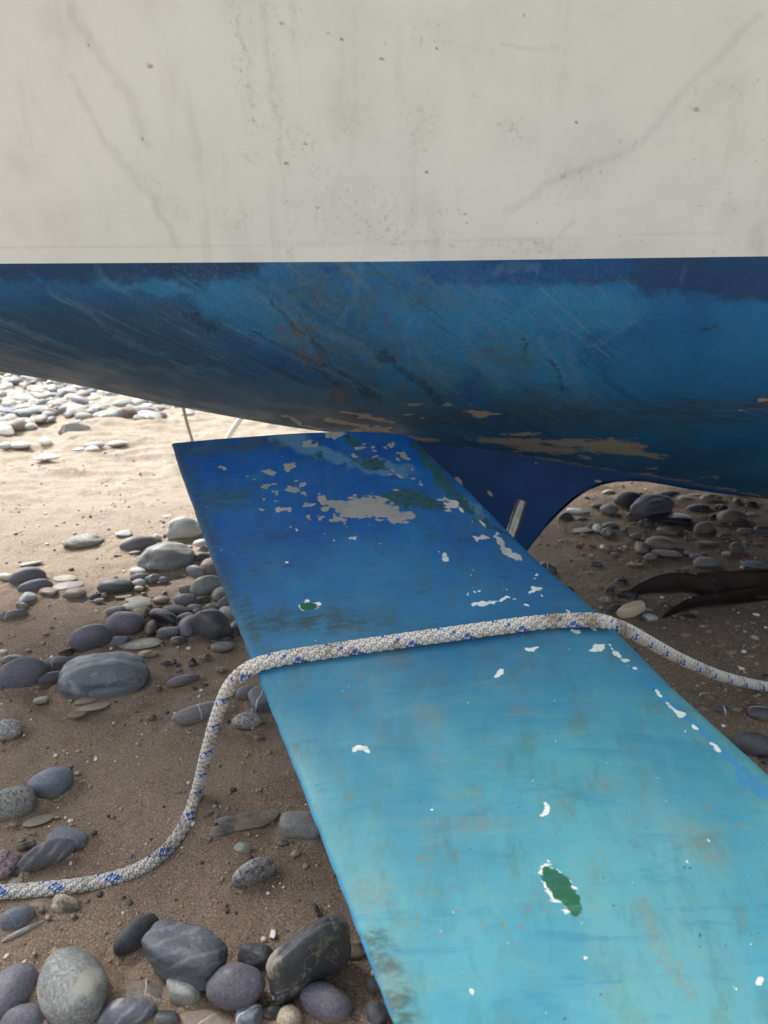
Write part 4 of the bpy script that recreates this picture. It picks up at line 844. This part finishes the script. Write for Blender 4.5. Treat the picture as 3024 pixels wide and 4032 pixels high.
# ---------------------------------------------------------------- shells and grit
m = M('shell', .35); SH = m.col(m.mix(m.noise(200, 3), (.80, .77, .72), (.66, .60, .60)))
def shell(cx, cy, s, label, lilac=False):
    V = []; n = 9; rows = 4; k = (at_z(cx, cy, 0)-Vector((0, 0, CH))).length/F; a0 = random.random()*6.28
    for i in range(rows+1):
        r = i/rows
        for j in range(n):
            a = -1.0+2.0*j/(n-1); rib = 1+.05*(-1)**j*r
            V.append((math.cos(a)*r*rib, math.sin(a)*r*rib, .35*math.sin(r*math.pi*.55)*(1-abs(a)*.4)))
    V = np.array(V)*s*k*.6; Fc = grid_faces(rows+1, n)
    o = mesh_obj('shell_fragment', V, Fc, SH); md = o.modifiers.new('t', 'SOLIDIFY'); md.thickness = .0006
    p = at_z(cx, cy, .0015); o.location = p; o.rotation_euler = (random.uniform(-.5, .2), random.uniform(-.3, .3), a0)
    return tag(o, label, 'shell', 'shell fragments on the sand')
for x, y, s, lab in [(475,3617,36,'largest ribbed white shell chip left of the dark leaning stone'),(404,3574,20,'white shell sliver right of the tan pitted stone'),(1060,3690,44,'pale shell half buried above the dark cube stone'),(383,2992,18,'white shell chip on open sand left of the rope'),
    (798,2723,20,'white chip near the rope bend on sand'),(464,3397,18,'curved white shell sliver above the rope'),(292,3430,16,'white pebble like shell bit beside dark wedge'),(271,3403,18,'rounded white shell bit right of striped stone'),(2842,2868,28,'pinkish shell chip above the biggest dark stone'),
    (2763,2687,30,'long pale shell sliver below the right rope'),(1080,3488,14,'white bit right of granite pebble'),(1110,3497,16,'pair of white bits right of granite pebble'),(383,2402,16,'white chip left of pale flat stone'),(590,3100,1,None)]:
    if lab: shell(x, y, s, lab)
tiny = [(125,2833),(445,2848),(560,2888),(655,2876),(450,2997),(545,3008),(380,2980),(98,2897),(232,3178),(195,3256),(262,2968),(1075,3433),(1098,3480),(744,2883),(540,2980),(1280,3645),(1140,3900),(1013,3292),(817,3347),(985,3250),(1206,3170),(1192,3330),(575,2850),(250,2830),(90,2870),(345,3000),(1300,3570),(1050,3578),(798,3567),(640,2540),(228,2495),(227,3100),(560,2410),(420,2445),(2440,2160),(2880,2855),(2950,2700)]
for x, y in tiny: shell(x, y, random.uniform(7, 11), 'tiny white shell speck lying on bare sand')
GC = [(.62, .58, .5), (.05, .05, .055), (.17, .16, .16), (.36, .2, .1), (.3, .27, .22)]
gm = []
for i, c in enumerate(GC): m = M('grit_%s' % ('pale', 'black', 'grey', 'rust', 'buff')[i], .6); gm.append(m.col(c))
V, Fc, MI = [], [], []; iv, ifc = ico(1); b = 0
for i in range(5200):
    y = .36+random.random()**1.1*1.9; x = random.uniform(-.62, .75)*max(y, .6)*1.15
    s = random.choice([.0007, .0009, .0012, .0018, .0028])*random.uniform(.7, 1.3)*(1 if y < 1 else 1.3)
    if x > .2 and random.random() < .4: s *= 1.5
    q = iv*np.array([s*random.uniform(.8, 1.5), s, s*.6]); a = random.random()*6.28; ca, sa = math.cos(a), math.sin(a)
    q = np.stack([q[:, 0]*ca-q[:, 1]*sa+x, q[:, 0]*sa+q[:, 1]*ca+y, q[:, 2]+s*.3], 1); V.append(q); Fc.append(ifc+b); b += len(iv); MI.append(np.full(len(ifc), random.choices(range(5), (2, 4, 3, 2, 4))[0]))
GRIT = (np.concatenate(V), np.concatenate(Fc), np.concatenate(MI))
# loose pebbles the photo shows strewn on the shaded sand
tinyp = [('black', 'dark'), ('grey', 'green')]
n_t = 0
for i in range(250):
    right = i % 5 < 4
    if right: x = random.uniform(2150, 3020); y = random.uniform(2050, 2950)
    else: x = random.uniform(0, 1300); y = random.uniform(2120, 3980)
    if right and y > 2350 and x < 2330+(y-2400)*1.02: continue
    if right and y < 2350 and x < 2240+(y-2050)*.55: continue
    if not right and x > 620+(y-2000)*.36: continue
    s = random.uniform(8, 22)*(1.25 if right else 1)
    pebble(x, y, s*random.uniform(1.1, 1.9), s*.62, random.uniform(-15, 20), random.choice(['dark', 'black', 'grey', 'purp', 'brown']), random.choice('raf'),
           'tiny dark pebble on the shaded sand beneath the boat' if right else 'tiny dark pebble on the open sand left of the rudder', 'tiny pebbles under the boat' if right else 'tiny pebbles on the left sand')

# ---------------------------------------------------------------- distant shingle: individual stones, then the rest as one
protos = []
kinds = ['light', 'light', 'grey', 'grey', 'grey', 'green', 'purp', 'blue', 'cream', 'brown', 'light', 'white', 'green', 'grey', 'blue']
for i, kmat in enumerate(kinds):
    V, Fc = pebble_shape(random.choice('rrlaf'), 3, 900+i)
    me = bpy.data.meshes.new('shingle_stone'); fast(me, V, Fc); me.materials.append(ST[kmat]); me.polygons.foreach_set('use_smooth', [True]*len(me.polygons)); protos.append(me)
cand = []
for i in range(13000):
    y = 2.2+4.2*random.random()**1.25; x = random.uniform(-1.15, .25)*y*.62-.05
    edge = 2.36+.45*max(0, (x+1.3))+.9*max(0, x+.55)+.25*(noise.noise(Vector((x*1.4, y*1.2, 3))))
    dens = min(1, max(0, (y-edge)/.35))
    if random.random() > dens: continue
    s = random.choice([.010, .013, .016, .02, .024, .03, .036])*random.uniform(.8, 1.2)
    cand.append((x, y, s))
kept = []
cell = {}
for x, y, s in cand:
    kx, ky = int(x/.08), int(y/.08); ok = True
    for dx in (-1, 0, 1):
        for dy in (-1, 0, 1):
            for (a, b_, t) in cell.get((kx+dx, ky+dy), ()):
                if (a-x)**2+(b_-y)**2 < (.5*(s+t))**2: ok = False
    if ok: kept.append((x, y, s)); cell.setdefault((kx, ky), []).append((x, y, s))
def visible(x, y, s):
    a, b_ = project([(x, y, .01)]); return -40 < a[0] < 1450 and b_[0] > 1440+max(0, a[0])*.19
vis = sorted([k for k in kept if visible(*k)], key=lambda k: -k[2]/k[1]); ind = vis[:285]; inds = set(ind); rest = [k for k in kept if k not in inds]
for x, y, s in ind:
    o = bpy.data.objects.new('shingle_stone', random.choice(protos)); COL.objects.link(o)
    o.location = (x, y, s*.28); o.scale = (s*random.uniform(1, 1.35), s*random.uniform(.7, 1), s*random.uniform(.42, .7)); o.rotation_euler = (random.uniform(-.25, .25), random.uniform(-.25, .25), random.uniform(0, 6.28))
    tag(o, 'pale sea worn stone in the sunlit shingle bank beyond the stern', 'stone', 'stones of the sunlit shingle bank')
V, Fc, MI = [], [], []; b = 0
for x, y, s in rest:
    pv, pf = ico(2); a = random.random()*6.28; ca, sa = math.cos(a), math.sin(a)
    q = pv*np.array([s*random.uniform(1, 1.35), s*random.uniform(.7, 1), s*random.uniform(.42, .7)])
    q = np.stack([q[:, 0]*ca-q[:, 1]*sa+x, q[:, 0]*sa+q[:, 1]*ca+y, q[:, 2]+s*.28], 1); V.append(q); Fc.append(pf+b); b += len(pv); MI.append(np.full(len(pf), random.randrange(6)))
if V:
    o = mesh_obj('shingle', np.concatenate(V), np.concatenate(Fc), [ST[k] for k in ('light', 'blue', 'grey', 'green', 'purp', 'cream')], midx=np.concatenate(MI))
    tag(o, 'far shingle bank of mixed pale stones beyond the stern', 'shingle', kind='stuff')

# ---------------------------------------------------------------- the beach: one sheet to the horizon
xs = np.concatenate([-np.geomspace(400, 1.3, 60), np.arange(-1.29, 1.5, .0055), np.geomspace(1.5, 400, 60)])
ys = np.concatenate([-np.geomspace(300, .3, 40), np.arange(-.29, .3, .05), np.arange(.3, 2.6, .0055), np.arange(2.6, 4.5, .02), np.geomspace(4.5, 600, 70)])
GX, GY = np.meshgrid(xs, ys, indexing='ij')
def ground_h(X, Y):
    near = np.clip((6-np.hypot(X, Y-1))/3, 0, 1)
    h = .010*(vnoise(X*5, Y*5, 1)-.5)+.006*(vnoise(X*14, Y*14, 2)-.5)+.0030*(vnoise(X*38, Y*38, 3)-.5)+.0016*(vnoise(X*95, Y*95, 4)-.5)
    rip = np.clip((Y-1.5)/.5, 0, 1)*np.clip((5-Y)/2, 0, 1)
    h += rip*(.030*(vnoise(X*3.2+3, Y*9, 6)-.5)+.018*(vnoise(X*9, Y*22, 7)-.5)+.010*(vnoise(X*26, Y*48, 8)-.5))
    return h*near
GZ = ground_h(GX, GY)
for (mx_, my_, A1, A2, an, C) in MOUNDS:
    R = A1*2.6+.01
    i0, i1 = np.searchsorted(xs, [mx_-R, mx_+R]); j0, j1 = np.searchsorted(ys, [my_-R, my_+R])
    if i1 <= i0 or j1 <= j0: continue
    dx = GX[i0:i1, j0:j1]-mx_; dy = GY[i0:i1, j0:j1]-my_
    u = (dx*math.cos(an)+dy*math.sin(an))/A1; v = (-dx*math.sin(an)+dy*math.cos(an))/A2; d = np.sqrt(u*u+v*v)
    ringh = min(C*.22, .006)*np.exp(-((d-.95)/.35)**2)-min(C*.15, .004)*np.exp(-((d-1.55)/.25)**2)
    GZ[i0:i1, j0:j1] += ringh
V = np.stack([GX, GY, GZ], -1).reshape(-1, 3)
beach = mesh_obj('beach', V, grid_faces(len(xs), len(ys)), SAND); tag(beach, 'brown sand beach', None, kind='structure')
del beach['label']
X_, Y_ = V[:, 0], V[:, 1]
attr(beach, 'dry', np.clip((Y_-1.25+.5*(vnoise(X_*3, Y_*3, 11)-.5))/.8, 0, 1)*np.clip((.6-X_)/.8, 0, 1))
attr(beach, 'shade_damp', np.clip((X_-.16-.12*(Y_-1)+.35*(vnoise(X_*4, Y_*4, 12)-.5))/.35, 0, 1)*np.clip((2.1-Y_)/.5, 0, 1))  # mask for painted hull shade plus damp, right of the skeg
# grit sits on the displaced sand
def hgrid(x, y):
    return float(GZ[min(np.searchsorted(xs, x), len(xs)-1), min(np.searchsorted(ys, y), len(ys)-1)])
gv, gf, gmi = GRIT; nv = len(iv)
for i in range(0, len(gv), nv): gv[i:i+nv, 2] += hgrid(gv[i:i+nv, 0].mean(), gv[i:i+nv, 1].mean())
o = mesh_obj('sand_grit', gv, gf, gm, midx=gmi, smooth=True); tag(o, 'coarse grit strewn over the sand', 'grit', kind='stuff')
